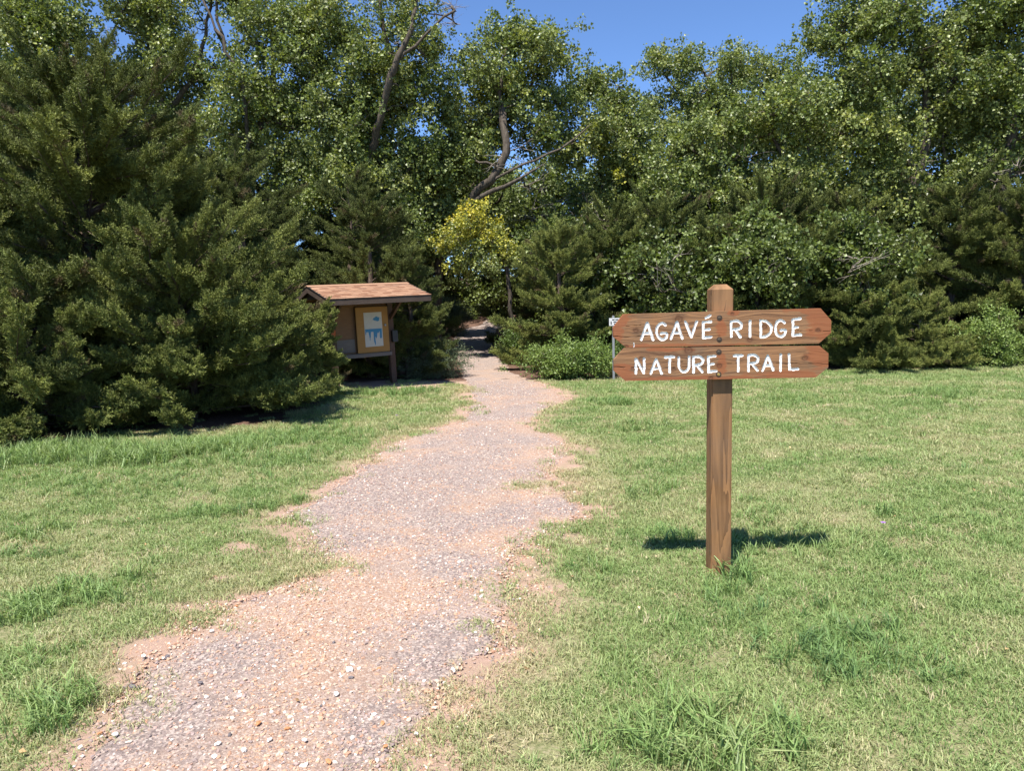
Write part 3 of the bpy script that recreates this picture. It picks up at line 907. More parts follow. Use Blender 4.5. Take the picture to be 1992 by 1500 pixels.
def poster_mat():
    m, nt, b = new_mat('sun_bleached_poster')
    tc = nt.nodes.new('ShaderNodeTexCoord')
    s = N(nt, 'ShaderNodeSeparateXYZ', None, i0=tc.outputs['Generated'])
    U, Vv = s.outputs[0], s.outputs[2]
    nv = N(nt, 'ShaderNodeCombineXYZ', None, i0=math_(nt, 'MULTIPLY', U, 1.0), i1=math_(nt, 'MULTIPLY', Vv, 1.6), i2=0.37).outputs[0]
    n1 = noise(nt, nv, 6.0, 5, 0.6); nU = noise(nt, N(nt, 'ShaderNodeCombineXYZ', None, i0=U, i1=3.3, i2=1.1).outputs[0], 5.5, 3, 0.5)
    # lower sheet: blue with bleached arches, running down in drips
    low = math_(nt, 'ADD', 0.37, math_(nt, 'MULTIPLY', math_(nt, 'SUBTRACT', nU, 0.5), -1.3))
    low = math_(nt, 'ADD', low, math_(nt, 'MULTIPLY', math_(nt, 'SUBTRACT', n1, 0.5), 0.22))
    low = math_(nt, 'MINIMUM', low, 0.43)
    for cx, w, dz in ((0.56, 0.05, 0.24), (0.92, 0.06, 0.20)):
        k = math_(nt, 'LESS_THAN', math_(nt, 'ABSOLUTE', math_(nt, 'SUBTRACT', math_(nt, 'ADD', U, math_(nt, 'MULTIPLY', n1, 0.06)), cx)), w)
        low = math_(nt, 'SUBTRACT', low, math_(nt, 'MULTIPLY', k, dz))
    mk = math_(nt, 'MULTIPLY', math_(nt, 'GREATER_THAN', Vv, low), math_(nt, 'LESS_THAN', Vv, 0.52))
    mk = math_(nt, 'MULTIPLY', mk, math_(nt, 'MULTIPLY', math_(nt, 'GREATER_THAN', U, 0.03), math_(nt, 'LESS_THAN', U, 0.96)))
    du = math_(nt, 'DIVIDE', math_(nt, 'SUBTRACT', U, 0.70), 0.26); dv = math_(nt, 'DIVIDE', math_(nt, 'SUBTRACT', Vv, 0.80), 0.085)
    el = math_(nt, 'ADD', math_(nt, 'MULTIPLY', du, du), math_(nt, 'MULTIPLY', dv, dv))
    n2 = noise(nt, nv, 11.0, 4, 0.6)
    m2 = math_(nt, 'LESS_THAN', math_(nt, 'ADD', el, math_(nt, 'MULTIPLY', n2, 2.4)), 1.75)
    mk = math_(nt, 'MAXIMUM', mk, m2)
    c = mixc(nt, mk, mixc(nt, n1, rgb(0.55, 0.53, 0.46), rgb(0.46, 0.44, 0.39)), rgb(0.035, 0.20, 0.36))  # paper tone toned down for the shade under the eave
    nt.links.new(c, b.inputs['Base Color']); b.inputs['Roughness'].default_value = 0.6
    return m

def build_kiosk():
    a = math.radians(33)
    e = empty('information_kiosk', (KIOSK_C[0], KIOSK_C[1], float(H(*KIOSK_C))), 'brown wooden information kiosk with a tan shingled gable roof', 'kiosk', None, a)
    e.rotation_euler = (0.0, -0.026, a)
    ridge, eave, L, W = 2.03, 1.765, 2.06, 2.10
    slope = math.atan2(ridge - eave, W / 2)
    for s in (-1, 1):
        po = box_obj('post', (s * 0.615, 0.0, 0.82), (0.115, 0.115, 2.1), MAT['kwood'], e, bevel=0.006)
        # bracket from the post out to the eaves, front and back
        for q in (-1, 1):
            L2 = math.hypot(0.56, 0.36)
            R = Matrix.Rotation(q * math.atan2(0.36, 0.56), 3, 'X')
            box_obj('brace', (s * 0.615, q * 0.33, 1.53), (0.05, L2, 0.085), MAT['kwood'], e, R, 0.003)
        box_obj('tie_beam', (s * 0.615, 0, 1.70), (0.06, 1.7, 0.09), MAT['kwood'], e, None, 0.003)
    box_obj('back_panel', (-0.0, 0.02, 1.19), (1.12, 0.02, 1.12), MAT['kply'], e, None, 0.002)
    box_obj('panel', (-0.36, -0.004, 0.83), (0.38, 0.018, 0.26), MAT['kgrey'], e, None, 0.002)
    box_obj('shelf_rail', (0, -0.045, 0.625), (1.16, 0.12, 0.075), MAT['kgrey'], e, None, 0.004)
    nb = box_obj('notice_board', (0.205, -0.055, 1.13), (0.69, 0.035, 0.92), MAT['kboard'], e, None, 0.004)
    ps = box_obj('poster', (0.015, -0.0195, 0.005), (0.385, 0.003, 0.69), poster_mat(), nb, None, 0)
    ch = tubes([([(0, 0, 0), (0, -0.02, 0), (0, -0.026, 0)], [0.024, 0.024, 0.016], 14)])
    lk = mesh('lock', *ch, MAT['galv'], nb); lk.location = (0.27, -0.016, 0.08)
    bx = box_obj('leaflet_box', (0.66, -0.09, 0.97), (0.12, 0.09, 0.235), MAT['black'], e, None, 0.006)
    box_obj('orange_notice', (-0.615, -0.062, 1.10), (0.085, 0.006, 0.15), flat_mat('orange_print', (0.55, 0.13, 0.03)), e, None, 0)
    # roof
    roof_v, roof_f = [], []
    t = 0.03
    hw = W / 2
    prof = [(-hw, eave), (0, ridge), (hw, eave), (hw, eave - t), (0, ridge - t * 1.05), (-hw, eave - t)]
    for x in (-L / 2, L / 2): roof_v += [(x, y, z) for y, z in prof]
    for i in range(6): roof_f.append((i, (i + 1) % 6, 6 + (i + 1) % 6, 6 + i))
    roof_f += [(5, 4, 1, 0), (4, 3, 2, 1), (6, 7, 10, 11), (7, 8, 9, 10)]
    roof = mesh('roof', roof_v, roof_f, MAT['kply'], e)
    for s in (-1, 1):
        box_obj('fascia', (0, s * (hw + 0.012), eave - 0.045), (L + 0.05, 0.024, 0.125), MAT['kfascia'], roof, None, 0.003)
        for x in (-1, 1):
            R = Matrix.Rotation(-s * slope, 3, 'X')
            box_obj('rake_board', (x * (L / 2 + 0.013), s * hw / 2, (ridge + eave) / 2 - 0.05), (0.024, hw / math.cos(slope) + 0.005, 0.115), MAT['kfascia'], roof, R, 0.003)
            box_obj('drip_edge', (x * (L / 2 + 0.017), s * hw / 2, (ridge + eave) / 2 + 0.014), (0.034, hw / math.cos(slope) + 0.03, 0.022), MAT['black'], roof, R, 0.002)
    # gable infill
    for x in (-1, 1):
        xx = x * (L / 2 - 0.03)
        v = [(xx, -hw * 0.75, eave + 0.02), (xx, hw * 0.75, eave + 0.02), (xx, 0, ridge - 0.06)]
        v += [(p[0] - x * 0.02, p[1], p[2]) for p in v]
        mesh('gable_panel', v, [(0, 1, 2), (5, 4, 3), (0, 3, 4, 1), (1, 4, 5, 2), (2, 5, 3, 0)], MAT['kply'], roof)
    # shingles, each a tab of its own
    sl = hw / math.cos(slope) + 0.02
    rows, cols = 10, 13
    ex = sl / rows; wd = (L + 0.06) / cols
    v, f = [], []
    box(v, f, (0, 0, 0), (wd - 0.005, ex * 1.25, 0.010))
    me = bpy.data.meshes.new('shingle'); me.from_pydata(v, [], f); me.materials.append(MAT['shingle'])
    for s in (-1, 1):
        for r_ in range(rows):
            d = (r_ + 0.5) * ex
            for c in range(cols + (r_ % 2)):
                x = -L / 2 - 0.03 + wd * (c + 0.5 - 0.5 * (r_ % 2))
                w_ = 1.0
                if r_ % 2 and c in (0, cols):
                    w_ = 0.5; x += wd * 0.25 * (1 if c == 0 else -1)
                sh = bpy.data.objects.new('shingle', me); link(sh, roof)
                sh.scale = (w_, 1, 1)
                yy = s * (d * math.cos(slope)); zz = ridge - d * math.sin(slope) + 0.018 + random.Random(r_ * 31 + c).uniform(-0.001, 0.003)
                sh.location = (x, yy, zz)
                sh.rotation_euler = (-s * (slope - 0.055), 0, 0)
    v, f = [], []
    for s in (-1, 1): box(v, f, (0, s * 0.055, ridge + 0.026 - 0.055 * math.tan(slope)), (L + 0.07, 0.12, 0.012), Matrix.Rotation(-s * slope, 3, 'X'))
    mesh('ridge_cap', v, f, MAT['shingle'], roof)
build_kiosk()

# ------------------------------------------------------------------ trees
def branch_mesh(name, chains, mat, parent):
    v, f = tubes(chains)
    return mesh(name, v, f, mat, parent, smooth=True)

def leafy(name, label, cat, base, trunks, lobes, seed, group=None, tint=(0.50, 0.12), per=11, rc=0.30, r0=0.14, grp=G_LEAF, sc=(0.8, 1.3), dead=(), barkm='bark', twig=0.0035):
    """trunks: list of world polylines; lobes: (centre, radii, clumps[, tint]); dead: lobes of bare twigs."""
    r = np.random.default_rng(seed)
    base = np.array([base[0], base[1], float(H(base[0], base[1]))])
    e = empty(name, base, label, cat, group)
    pos, par, tfrac = [], [], []
    for P in trunks:
        Q = smooth_path(np.array(P, float), 0.3)
        Q[1:-1] += r.normal(size=(len(Q) - 2, 3)) * 0.03
        st = -1
        if pos:
            A = np.array(pos); st = int(np.argmin(np.linalg.norm(A - Q[0], axis=1)))
        for qi, q in enumerate(Q):
            par.append(st); pos.append(q); st = len(pos) - 1; tfrac.append(qi / len(Q))
    ntr = len(pos)
    att, leaf, tn, caps = [], [], [], []
    for lb, isleaf in [(l, 1) for l in lobes] + [(l, 0) for l in dead]:
        c, rad, n = np.array(lb[0]), np.array(lb[1]), lb[2]
        for _ in range(n):
            d = r.normal(size=3); d /= np.linalg.norm(d)
            att.append(c + d * rad * r.random() ** 0.42); leaf.append(isleaf); caps.append(lb[3] + 0.12 if len(lb) > 3 else 0.70); tn.append((lb[3] if len(lb) > 3 else tint[0]) + r.normal() * tint[1])
    att = np.array(att); leaf = np.array(leaf); tn = np.array(tn)
    T = np.array(pos)
    order = np.argsort(np.min(np.linalg.norm(att[:, None] - T[None, ::2], axis=2), axis=1))
    ends = {}
    for ai in order:
        a = att[ai]
        A = np.array(pos)
        dv = a - A
        d = np.linalg.norm(dv, axis=1)
        cost = d + 0.9 * np.clip(A[:, 2] - a[2] + 0.15 * d, 0, None)
        k = int(np.argmin(cost)); L = d[k]
        if L < 0.05: ends[ai] = k; continue
        pd = A[k] - A[par[k]] if par[k] >= 0 else np.array([0, 0, 1.0])
        pd = pd / (np.linalg.norm(pd) + 1e-9)
        c1 = A[k] + (pd * 0.5 + dv[k] / L * 0.5) * L * 0.45
        c2 = a - (dv[k] / L * 0.7 + np.array([0, 0, 0.35])) * L * 0.3
        ns = max(2, int(L / 0.22))
        st = k
        for j in range(1, ns + 1):
            t = j / ns
            p = (1 - t) ** 3 * A[k] + 3 * t * (1 - t) ** 2 * c1 + 3 * t * t * (1 - t) * c2 + t ** 3 * a
            if j < ns: p = p + r.normal(size=3) * 0.035
            pos.append(p); par.append(st); st = len(pos) - 1
        ends[ai] = st
    A = np.array(pos); par = np.array(par); n = len(A)
    w = np.zeros(n)
    for ai, k in ends.items(): w[k] += 1.0
    for k in range(n - 1, 0, -1):
        if par[k] >= 0: w[par[k]] += w[k]
    rad = np.maximum(0.007, r0 * (np.maximum(w, 0.4) / max(w[0], 1)) ** 0.5)
    rad[:ntr] = np.maximum(rad[:ntr], r0 * 0.62 * (1 - 0.8 * np.array(tfrac)))
    for k in range(1, n):
        if par[k] >= 0: rad[k] = min(rad[k], rad[par[k]])
    kids = [[] for _ in range(n)]
    for k in range(n):
        if par[k] >= 0: kids[par[k]].append(k)
    chains = []
    stack = [(k, -1) for k in range(n) if par[k] < 0]
    while stack:
        k, p = stack.pop()
        idx = [k] if p < 0 else [p, k]
        while kids[idx[-1]]:
            ks = sorted(kids[idx[-1]], key=lambda q: -w[q])
            for q in ks[1:]: stack.append((q, idx[-1]))
            idx.append(ks[0])
        rr = rad[idx].copy()
        if p >= 0: rr[0] = rr[1] if len(rr) > 1 else rr[0]
        rr[-1] *= 0.5
        if p < 0: rr[:4] *= np.linspace(1.45, 1.0, min(4, len(rr)))[:len(rr[:4])]
        chains.append((A[idx] - base, rr, 8 if rr[0] > 0.06 else (5 if rr[0] > 0.015 else 4)))
    LP, LD, LT, LS = [], [], [], []
    dch = []
    for ai in range(len(att)):
        a = att[ai]
        if leaf[ai]:
            m_ = int(per * r.uniform(0.55, 1.4))
            off = r.normal(size=(m_, 3)) * np.array([1, 1, 0.75]) * rc * r.uniform(0.75, 1.2)
            LP.append(a + off); LD.append(off + r.normal(size=(m_, 3)) * rc * 0.8 + np.array([0, 0, -0.1]))
            LT.append(np.minimum(tn[ai] + r.normal(size=m_) * 0.09, caps[ai])); LS.append(r.uniform(sc[0], sc[1], m_))
            for q in range(4):
                o_ = off[q % m_]
                chains.append((np.array([a, a + o_ * 0.5 + r.normal(size=3) * 0.03, a + o_ * 1.1]) - base, [twig * 1.4, twig, twig * 0.5], 3))
        else:
            d0 = r.normal(size=3) * np.array([1, 0.8, 0.5]) + np.array([0, 0, 0.25]); d0 /= np.linalg.norm(d0)
            for q in range(2):
                L_ = r.uniform(0.35, 1.0)
                pts = [a - d0 * 0.1]
                dd = d0 + r.normal(size=3) * 0.3
                for g_ in range(4):
                    dd = dd + r.normal(size=3) * 0.22; pts.append(pts[-1] + dd / np.linalg.norm(dd) * L_ / 4)
                pts = np.array(pts)
                dch.append((pts - base, [0.010, 0.008, 0.006, 0.004, 0.002], 4))
                for g_ in (1, 2, 3):
                    e2 = dd / np.linalg.norm(dd) * 0.5 + r.normal(size=3) * 0.5
                    e2 = e2 * L_ * 0.3
                    dch.append((np.array([pts[g_], pts[g_] + e2 * 0.5 + r.normal(size=3) * 0.02, pts[g_] + e2]) - base, [0.005, 0.0035, 0.0015], 3))
    branch_mesh('trunk', chains, MAT[barkm], e)
    if dch: branch_mesh('dead_twigs', dch, MAT['dead'], e)['kind'] = 'stuff'
    LP = np.vstack(LP); LD = np.vstack(LD)
    keep = LP[:, 2] > H(LP[:, 0], LP[:, 1]) + 0.06
    LP, LD, LT, LS = LP[keep], LD[keep], np.concatenate(LT)[keep], np.concatenate(LS)[keep]
    c = scatter('crown', grp[0], grp[1], LP - base, aim(LD, r.uniform(0, 6.28, len(LP))), LS, LT, e, r)
    c['kind'] = 'stuff'
    LITTER.append((base[0], base[1], 0.6))
    return e

def cedar(label, x, y, Ht, R, nb, seed, group=None, tint=0.5, low=0.03, pw=0.65, sc=1.0, lean=(0, 0), dens=1.0, bare=0.12, name='cedar_tree'):
    r = np.random.default_rng(seed)
    base = np.array([x, y, float(H(x, y))])
    e = empty(name, base, label, 'tree', group)
    tz = np.linspace(0, 1, 14)
    tr = np.stack([lean[0] * tz ** 1.5 + 0.05 * np.sin(tz * 7 + seed), lean[1] * tz ** 1.5 + 0.05 * np.cos(tz * 6 + seed), tz * Ht - 0.05], 1)
    chains = [(tr, 0.026 * Ht * (1 - tz) ** 0.8 + 0.012, 8)]
    SP, SD, ST, SS = [], [], [], []
    for i in range(nb):
        h = low + (0.97 - low) * r.random() ** 1.25
        az = i * 2.39996 + r.normal() * 0.3
        lump = 0.78 + 0.5 * float(vnoise(az % 6.283 * 1.1 + seed, h * 5.0, seed % 11))
        ln = R * (1 - h) ** pw * r.uniform(0.65, 1.1) * lump + 0.18
        el = math.radians(4 + 38 * h + r.normal() * 10)
        p0 = np.array([np.interp(h, tz, tr[:, 0]), np.interp(h, tz, tr[:, 1]), h * Ht])
        o = np.array([math.cos(az), math.sin(az), 0])
        t = np.linspace(0, 1, 9)
        zc = ln * (math.tan(el) * t * 0.9 - 0.30 * t ** 2 + 0.22 * t ** 3)
        side = np.array([-o[1], o[0], 0]) * r.normal() * 0.18 * ln
        B = p0 + o * (ln * t)[:, None] + side * (t ** 2)[:, None] + np.array([0, 0, 1.0]) * zc[:, None] + np.cumsum(r.normal(size=(9, 3)) * 0.012 * ln, axis=0)
        gz = H(B[:, 0] + base[0], B[:, 1] + base[1]) - base[2]
        B[:, 2] = np.maximum(B[:, 2], gz + 0.06 + 0.12 * t)
        chains.append((B, 0.0095 * ln ** 0.8 * (1.15 - t) + 0.003, 4))
        btint = tint + r.normal() * 0.10
        kb = int((ln * 14 + 6) * dens)
        for j in range(kb):
            tt = bare + (1 - bare) * r.random() ** 0.75
            f = tt * 8; k = min(7, int(f)); p = B[k] + (B[k + 1] - B[k]) * (f - k)
            bd = B[k + 1] - B[k]; bd /= np.linalg.norm(bd) + 1e-9
            sd_ = np.array([-bd[1], bd[0], 0]) * r.choice([-1, 1])
            d = bd * r.uniform(0.6, 1.2) + sd_ * r.uniform(0.0, 0.8) + np.array([0, 0, r.uniform(-0.1, 0.75)])
            SP.append(p[None, :]); SD.append(d[None, :])
            SS.append(r.uniform(0.6, 1.4) * (0.62 + 0.2 * min(ln, 2.0)) * (1.1 - 0.25 * tt) * sc)
            ST.append(np.array([1.0 if r.random() < 0.035 else min(0.88, btint + r.normal() * 0.10)]))
        if r.random() < 0.35:
            q = B[-1] - B[-3]
            chains.append((np.array([B[4], B[4] + q * 0.5 + r.normal(size=3) * 0.15]), [0.004, 0.0015], 3))
    # leader at the top
    for z in np.linspace(0.8, 1.0, 14):
        SP.append(np.array([[np.interp(z, tz, tr[:, 0]), np.interp(z, tz, tr[:, 1]), z * Ht]] * 3))
        SD.append(r.normal(size=(3, 3)) * 0.5 + np.array([0, 0, 0.9])); ST.append(np.full(3, tint)); SS += [0.55] * 3
    branch_mesh('trunk', chains, MAT['cedar_bark'], e)
    SP = np.vstack(SP); SD = np.vstack(SD); ST = np.concatenate(ST); n = len(SP)
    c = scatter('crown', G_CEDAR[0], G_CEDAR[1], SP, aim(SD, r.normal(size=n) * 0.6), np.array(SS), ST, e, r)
    c['kind'] = 'stuff'
    LITTER.append((x, y, R * 0.6))
    return e

def X(px, Y): return float(at_y(px, 650, Y)[0])

def lob(Y, *ls, dy=1.3):
    out = []
    for l in ls:
        px, py, rx, ry, n = l[:5]
        c = at_y(px, py, Y); k = Y / FPX
        o = (c, (max(12, rx - 10) * k, min(dy, max(rx, ry) * k * 1.1 + 0.4), max(10, ry - 16) * k), n) + tuple(l[5:6])
        out.append(o)
    return out

def trk(Y, *pts):
    out = []
    for p in pts:
        px, py = p[:2]
        q = at_y(px, py, Y + (p[2] if len(p) > 2 else 0))
        out.append(q)
    g = out[0]; g[2] = H(g[0], g[1]) - 0.1
    return out

def lim(Y, *pts): return [at_y(p[0], p[1], Y + (p[2] if len(p) > 2 else 0)) for p in pts]

# -- left cedars in front
cedar('broad tall red cedar at the lawn edge with a ragged feathery top', -6.6, 11.8, 4.95, 2.9, 230, 11, tint=0.56, pw=0.55)
cedar('low spreading red cedar pushing its boughs in front of the kiosk', -4.8, 11.0, 2.4, 1.75, 175, 12, tint=0.66, pw=0.42)
cedar('dense shaggy cedar on the far side of the tall ragged cedar from the kiosk', -9.4, 11.0, 3.7, 2.5, 170, 13, tint=0.53, pw=0.5)
cedar('low young cedar skirting the foot of the tall ragged cedar', -6.5, 9.95, 1.75, 1.35, 95, 14, tint=0.6, pw=0.45)
cedar('cedar sapling with thin upright boughs hugging the kiosk post', -3.85, 12.9, 1.35, 0.8, 75, 15, tint=0.74, pw=0.5)
cedar('leaning cedar filling the gap between the tall ragged cedar and the low spreading one', -5.95, 12.7, 3.6, 1.5, 130, 16, tint=0.5, pw=0.5, lean=(0.25, -0.2))
# -- dark cedars behind the kiosk
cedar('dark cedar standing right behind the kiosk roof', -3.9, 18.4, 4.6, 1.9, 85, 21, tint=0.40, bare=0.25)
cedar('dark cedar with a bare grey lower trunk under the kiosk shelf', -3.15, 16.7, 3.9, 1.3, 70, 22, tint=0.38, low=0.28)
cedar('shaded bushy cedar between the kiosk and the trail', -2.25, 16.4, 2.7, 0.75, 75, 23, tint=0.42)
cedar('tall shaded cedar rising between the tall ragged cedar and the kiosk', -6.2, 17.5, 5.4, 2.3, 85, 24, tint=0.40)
cedar('dark cedar closing the bend of the trail', 1.1, 34.0, 4.5, 2.4, 80, 25, tint=0.42, sc=1.3)
# -- right of the trail
cedar('bright feathery cedar at the right edge of the trail', 1.2, 17.4, 3.1, 1.25, 95, 31, tint=0.78)
cedar('dark cedar behind the low green shrub', 2.5, 18.4, 3.6, 1.6, 80, 32, tint=0.52)
for i, (px, Y, h, R, t) in enumerate(((1290, 18.2, 3.8, 1.8, 0.45), (1400, 17.6, 3.2, 1.6, 0.5), (1490, 18.5, 4.0, 1.8, 0.45), (1575, 17.3, 2.9, 1.5, 0.55), (1660, 18.0, 3.6, 1.8, 0.5))):
    cedar('dark dense cedar behind the wooden sign, %s in the row from the thin leafy shrub' % ('first', 'second', 'third', 'fourth', 'fifth')[i], X(px, Y), Y, h, R, 95, 40 + i, 'cedar row behind the sign', t, pw=0.5)
cedar('cedar with low bright green tips at the lawn edge past the sign', X(1700, 16.4), 16.4, 1.8, 1.25, 65, 50, tint=0.72)
cedar('small bright cedar at the lawn edge beside the round leafy shrub', X(1790, 16.3), 16.3, 1.3, 0.95, 50, 51, tint=0.78)
cedar('large sloping cedar behind the round leafy shrub', X(1850, 18.0), 18.0, 3.9, 2.2, 105, 52, tint=0.52)
cedar('large spreading cedar at the end of the tree line past the round leafy shrub', X(1990, 17.2), 17.2, 3.7, 2.1, 105, 53, tint=0.55)
cedar('outermost cedar of the tree line beyond the round leafy shrub', X(2130, 17.5), 17.5, 4.0, 2.2, 75, 54, tint=0.5)

# -- low shrubs
def shrub(label, px, py, Y, rx, h, seed, grp, n=46, tint=0.5, per=9, rc=0.13):
    c = at_y(px, py, Y); b = np.array([c[0], Y, float(H(c[0], Y))])
    tr = [[b + np.array([q * 0.08, 0, -0.05]), b + np.array([q * rx * 0.3, q * 0.05, h * 0.4])] for q in (0.3, -1, 1)]
    lobes = [((b[0] + dx * rx, Y + dy * rx * 0.5, b[2] + h * z), (rx * 0.62, rx * 0.55, h * 0.42), n // 4) for dx, dy, z in ((-0.45, 0, 0.42), (0.45, 0.1, 0.42), (0, -0.2, 0.35), (0.05, 0.1, 0.62))]
    leafy('shrub', label, 'shrub', b, tr, lobes, seed, None, (tint, 0.1), per, rc, 0.03, grp, (0.8, 1.25), (), 'cedar_bark', 0.002)
shrub('low rounded green shrub at the lawn edge beside the small notice post', 1112, 700, 15.5, 0.95, 0.92, 61, G_SHRUB, 80, 0.55)
shrub('round bright green leafy shrub in front of the sloping cedar', 1925, 670, 15.85, 0.8, 1.2, 62, G_SHRUB, 84, 0.62)
shrub('pale grey-green shrub leaning over the bend of the trail', 862, 610, 27.0, 0.85, 1.45, 63, G_SAGE, 90, 0.6)
shrub('grey-green shrub low against the left of the trail', 838, 690, 16.3, 0.55, 0.75, 64, G_SAGE, 40, 0.4)
shrub('small leafy shrub under the bright feathery cedar', 1012, 650, 19.0, 0.5, 0.95, 65, G_SHRUB, 44, 0.3)
shrub('thin leafy shrub behind the wooden sign', 1235, 690, 16.2, 0.7, 1.0, 66, G_SHRUB, 48, 0.35)

# -- cottonwoods
leafy('cottonwood_tree', 'cottonwood with a leafy rounded crown above the shaggy cedar', 'tree', at_y(60, 600, 20), [trk(20, (60, 640), (70, 400), (80, 200), (60, 40), (50, -120))],
    lob(20, (60,40,80,80,22), (110,150,70,70,18), (20,190,70,80,18), (130,50,40,60,9), (170,210,50,50,9), (60,300,100,60,16), (40,-90,100,70,14)), 71)
leafy('cottonwood_tree', 'cottonwood with thin crossing limbs above the tall ragged cedar', 'tree', at_y(300, 600, 22), [trk(22, (330, 640), (320, 300), (300, 110), (265, 20)), lim(22, (312, 220), (370, 160), (400, 60), (420, -60))],
    lob(22, (300,60,50,50,10), (355,130,70,60,16), (260,20,40,40,6), (250,140,50,50,9), (330,20,40,40,7), (420,-40,60,50,6), (300,250,100,70,16)), 72, dead=lob(22, (215,60,40,50,6), (390,40,30,30,4)))
leafy('cottonwood_tree', 'cottonwood with a thick dark slanting limb against the sky', 'tree', at_y(500, 600, 21.5), [trk(21.5, (490, 640), (485, 400), (475, 190, -0.9), (440, 95, -1.1), (400, 10, -1.0), (375, -60)), lim(21.5, (440, 95), (420, 40), (425, -30)), lim(21.5, (482, 300), (525, 190), (535, 120), (520, 20), (510, -80))],
    lob(21.5, (500,60,45,50,10), (580,50,55,55,12), (600,130,55,50,12), (480,170,60,50,12), (560,210,70,60,16), (450,250,60,60,12), (470,-40,100,40,10), (560,320,80,60,14), (440,350,60,60,9)), 73)
leafy('cottonwood_tree', 'cottonwood with a forked limb and bare twigs reaching into the sky', 'tree', at_y(690, 600, 21), [trk(21, (690, 640), (700, 420), (745, 200, -0.9), (770, 130, -1.2), (830, 65, -1.2), (885, 20, -1.0)), lim(21, (765, 140, -1.2), (800, 60, -1.2), (815, -40, -1)), lim(21, (770, 130), (745, 50), (735, -60))],
    lob(21, (650,60,55,60,13), (720,130,65,60,16), (800,190,65,60,15), (650,200,70,60,15), (730,270,80,60,17), (640,310,60,50,11), (840,110,45,45,7), (700,370,90,50,15), (780,30,60,40,7), (740,-50,90,40,8), (830,300,60,60,12), (620,400,60,50,8)), 74,
    dead=lob(21, (870,40,40,30,7), (780,90,60,30,5)))
leafy('cottonwood_tree', 'leaning cottonwood whose limb arches over the trail', 'tree', at_y(880, 600, 22), [trk(22, (845, 640), (860, 480, -0.3), (915, 390, -0.8), (950, 355, -1.2), (1020, 318, -1.4), (1090, 290, -1.4), (1150, 240, -1.2)), lim(22, (955, 352, -1.25), (985, 300, -1.25), (980, 240, -1.1), (972, 180, -0.9), (980, 100, -0.6), (985, 60)), lim(22, (985, 240), (1020, 200), (1055, 120)), lim(22, (915, 398, -0.9), (960, 372, -1.3), (1010, 348, -1.5), (1060, 318, -1.5))],
    lob(22, (985,85,42,40,9), (1060,110,42,60,11), (935,150,55,60,12), (1000,180,65,60,13), (1080,190,30,40,5), (950,250,80,55,14), (880,240,65,70,14), (1060,250,70,45,11), (850,330,70,55,13), (900,420,60,40,9), (1120,290,50,40,6), (930,320,60,40,8), (800,400,60,50,9)), 75,
    r0=0.14, dead=lob(20.9, (980,300,60,50,6), (1030,350,60,40,5)))
leafy('cottonwood_tree', 'small cottonwood turning yellow beside the trail', 'tree', at_y(985, 600, 20.0), [trk(20.0, (1002, 640), (990, 560), (975, 500), (950, 460), (925, 425))],
    lob(20.0, (920,415,26,22,6,0.86), (940,448,32,16,6,0.83), (876,466,30,16,5,0.80), (905,448,22,16,4,0.84), (984,492,20,16,5,0.81), (962,474,18,14,3,0.80), (915,500,40,14,5,0.60), (948,520,22,12,3,0.55), (893,515,16,12,2,0.72)), 76, per=11, rc=0.16, tint=(0.8, 0.07), r0=0.06, sc=(0.6, 0.95))
leafy('cottonwood_tree', 'rounded cottonwood with a few orange leaves past the arching limb', 'tree', at_y(1180, 600, 23), [trk(23, (1190, 640), (1185, 450), (1170, 330), (1165, 200)), lim(23, (1180, 400), (1230, 300), (1250, 250))],
    lob(23, (1150,170,40,35,8), (1200,190,40,40,8), (1160,250,60,45,11), (1235,260,50,50,9), (1190,330,70,50,13), (1260,340,60,50,11), (1130,400,60,50,11), (1210,430,70,50,13), (1165,285,25,20,3,0.70), (1205,320,20,18,2,0.70), (1110,480,50,40,8)), 77,
    dead=lob(22.5, (1090,400,80,40,11), (1180,440,70,40,7), (1040,420,50,30,6)))
leafy('cottonwood_tree', 'farther cottonwood with an open airy crown under the gap of sky', 'tree', at_y(1390, 600, 27), [trk(27, (1400, 620), (1400, 350), (1400, 200), (1350, 110)), lim(27, (1400, 260), (1470, 180), (1500, 130)), lim(27, (1400, 240), (1310, 170), (1280, 120))],
    lob(27, (1285,125,30,28,7), (1340,125,32,30,7), (1425,120,38,35,9), (1500,140,50,40,11), (1545,150,25,30,5), (1380,190,90,45,18), (1280,200,45,40,8), (1470,220,90,50,15), (1360,270,90,50,14), (1255,260,50,50,8)), 78)
leafy('cottonwood_tree', 'dense many-stemmed cottonwood behind the wooden sign', 'tree', at_y(1570, 600, 19.5), [trk(19.5, (1575, 640), (1565, 500), (1550, 380), (1500, 260)), trk(19.5, (1590, 640), (1600, 480), (1580, 330), (1560, 220)), trk(19.5, (1440, 640), (1440, 480), (1400, 340), (1380, 260))],
    lob(19.5, (1450,240,70,55,15), (1350,290,70,55,14), (1540,230,55,60,13), (1300,370,60,50,10), (1410,370,80,50,14), (1550,350,70,60,15), (1490,440,80,50,14), (1390,460,60,40,9), (1600,450,50,50,9), (1520,520,70,40,9), (1320,460,60,40,8)), 79,
    dead=lob(19.5, (1370,400,60,40,8), (1600,540,40,40,6), (1430,300,40,30,4), (1320,520,60,40,6)))
